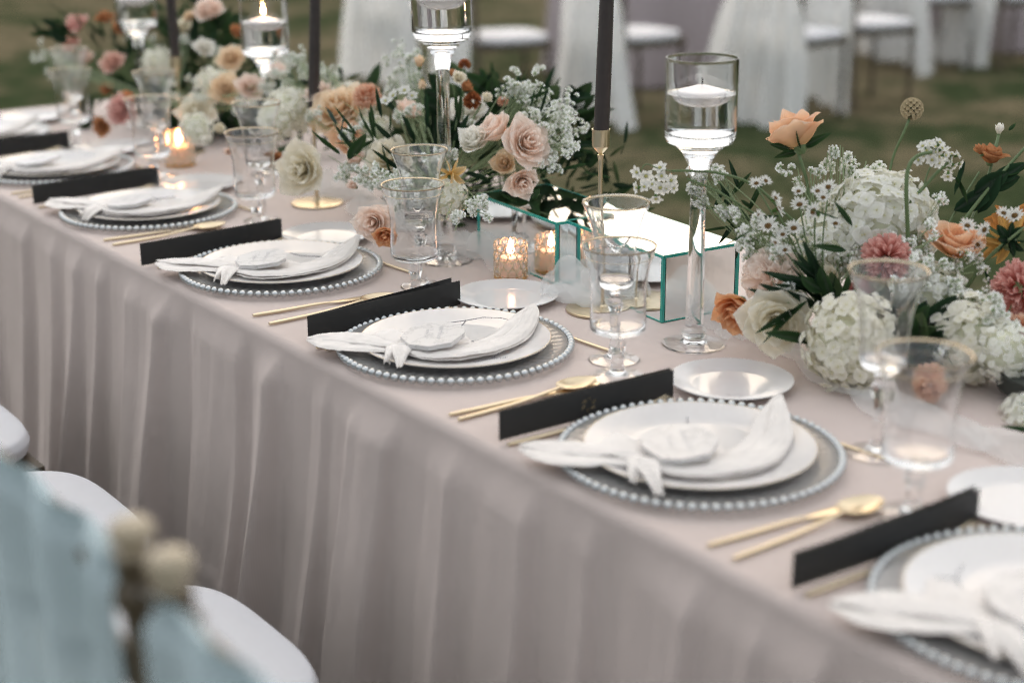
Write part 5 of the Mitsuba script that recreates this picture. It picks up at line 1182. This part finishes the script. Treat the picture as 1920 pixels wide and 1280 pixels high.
lf(C,'narrow',1,(-3.392,1.620,0.998),(0.52,0.25,0.82),0.0465,None)
lf(C,'narrow',1,(-3.810,1.382,0.959),(-0.42,-0.58,0.70),0.0598,None)
lf(C,'oval',0,(-3.680,1.513,0.873),(-0.19,-0.98,-0.02),0.0581,None)
lf(C,'narrow',0,(-3.270,1.680,0.805),(0.15,-0.76,-0.63),0.0626,None)
lf(C,'narrow',0,(-3.772,1.451,0.989),(-0.39,-0.44,0.81),0.0410,None)
lf(C,'oval',1,(-3.709,1.517,0.952),(-0.15,-0.76,0.63),0.0421,None)
lf(C,'narrow',1,(-3.691,1.507,0.890),(-0.31,-0.54,0.78),0.0517,None)
lf(C,'narrow',1,(-3.715,1.425,0.803),(-0.20,-0.90,-0.39),0.0677,None)
lf(C,'oval',1,(-3.431,1.551,0.970),(-0.12,-0.21,0.97),0.0477,None)
lf(C,'narrow',1,(-3.370,1.614,0.934),(0.58,0.57,0.58),0.0473,None)
lf(C,'narrow',1,(-3.387,1.632,1.007),(-0.27,-0.24,0.93),0.0633,None)
lf(C,'oval',0,(-3.810,1.392,0.977),(-0.14,-0.98,0.14),0.0624,None)
lf(C,'narrow',0,(-3.687,1.494,0.859),(-0.46,-0.79,0.40),0.0638,None)
lf(C,'narrow',0,(-3.266,1.676,0.787),(-0.09,-0.84,-0.53),0.0470,None)
lf(C,'oval',0,(-3.768,1.441,0.962),(-0.37,-0.76,0.53),0.0530,None)
lf(C,'narrow',1,(-3.726,1.490,0.945),(-0.12,-0.67,0.73),0.0507,None)
lf(C,'narrow',1,(-3.688,1.528,0.921),(0.37,0.49,0.79),0.0631,None)
lf(C,'oval',0,(-3.709,1.441,0.815),(0.13,-0.83,-0.54),0.0676,None)
lf(C,'narrow',0,(-3.403,1.576,0.945),(0.54,0.61,0.59),0.0661,None)
lf(C,'narrow',0,(-3.350,1.637,0.925),(0.45,0.30,0.84),0.0566,None)
lf(C,'oval',0,(-3.388,1.634,1.014),(-0.15,-0.34,0.93),0.0596,None)
lf(C,'narrow',0,(-3.792,1.417,0.978),(-0.29,-0.64,0.72),0.0413,None)
lf(C,'narrow',1,(-3.683,1.509,0.873),(-0.44,-0.86,0.25),0.0581,None)
lf(C,'oval',1,(-3.284,1.660,0.803),(0.40,-0.59,-0.70),0.0554,None)
foliage(C,[((-4.0,1.58,0.78),(-3.3,1.8,0.93)),((-3.9,1.58,0.9),(-3.4,1.8,1.02)),((-3.35,1.6,0.775),(-2.95,1.8,0.92)),((-3.7,1.52,0.765),(-3.3,1.66,0.86))],800,(.035,.07),23)
put(numbered(C+'__vessel'), ply(xf(lathe([(0,0),(.06,0),(.075,.012),(.08,.035),(.075,.035),(0,.03)],40), at(-3.45,1.68,TZ+.001,0,1)), 'm_dark', 30), label='dark low bowl under the flowers')
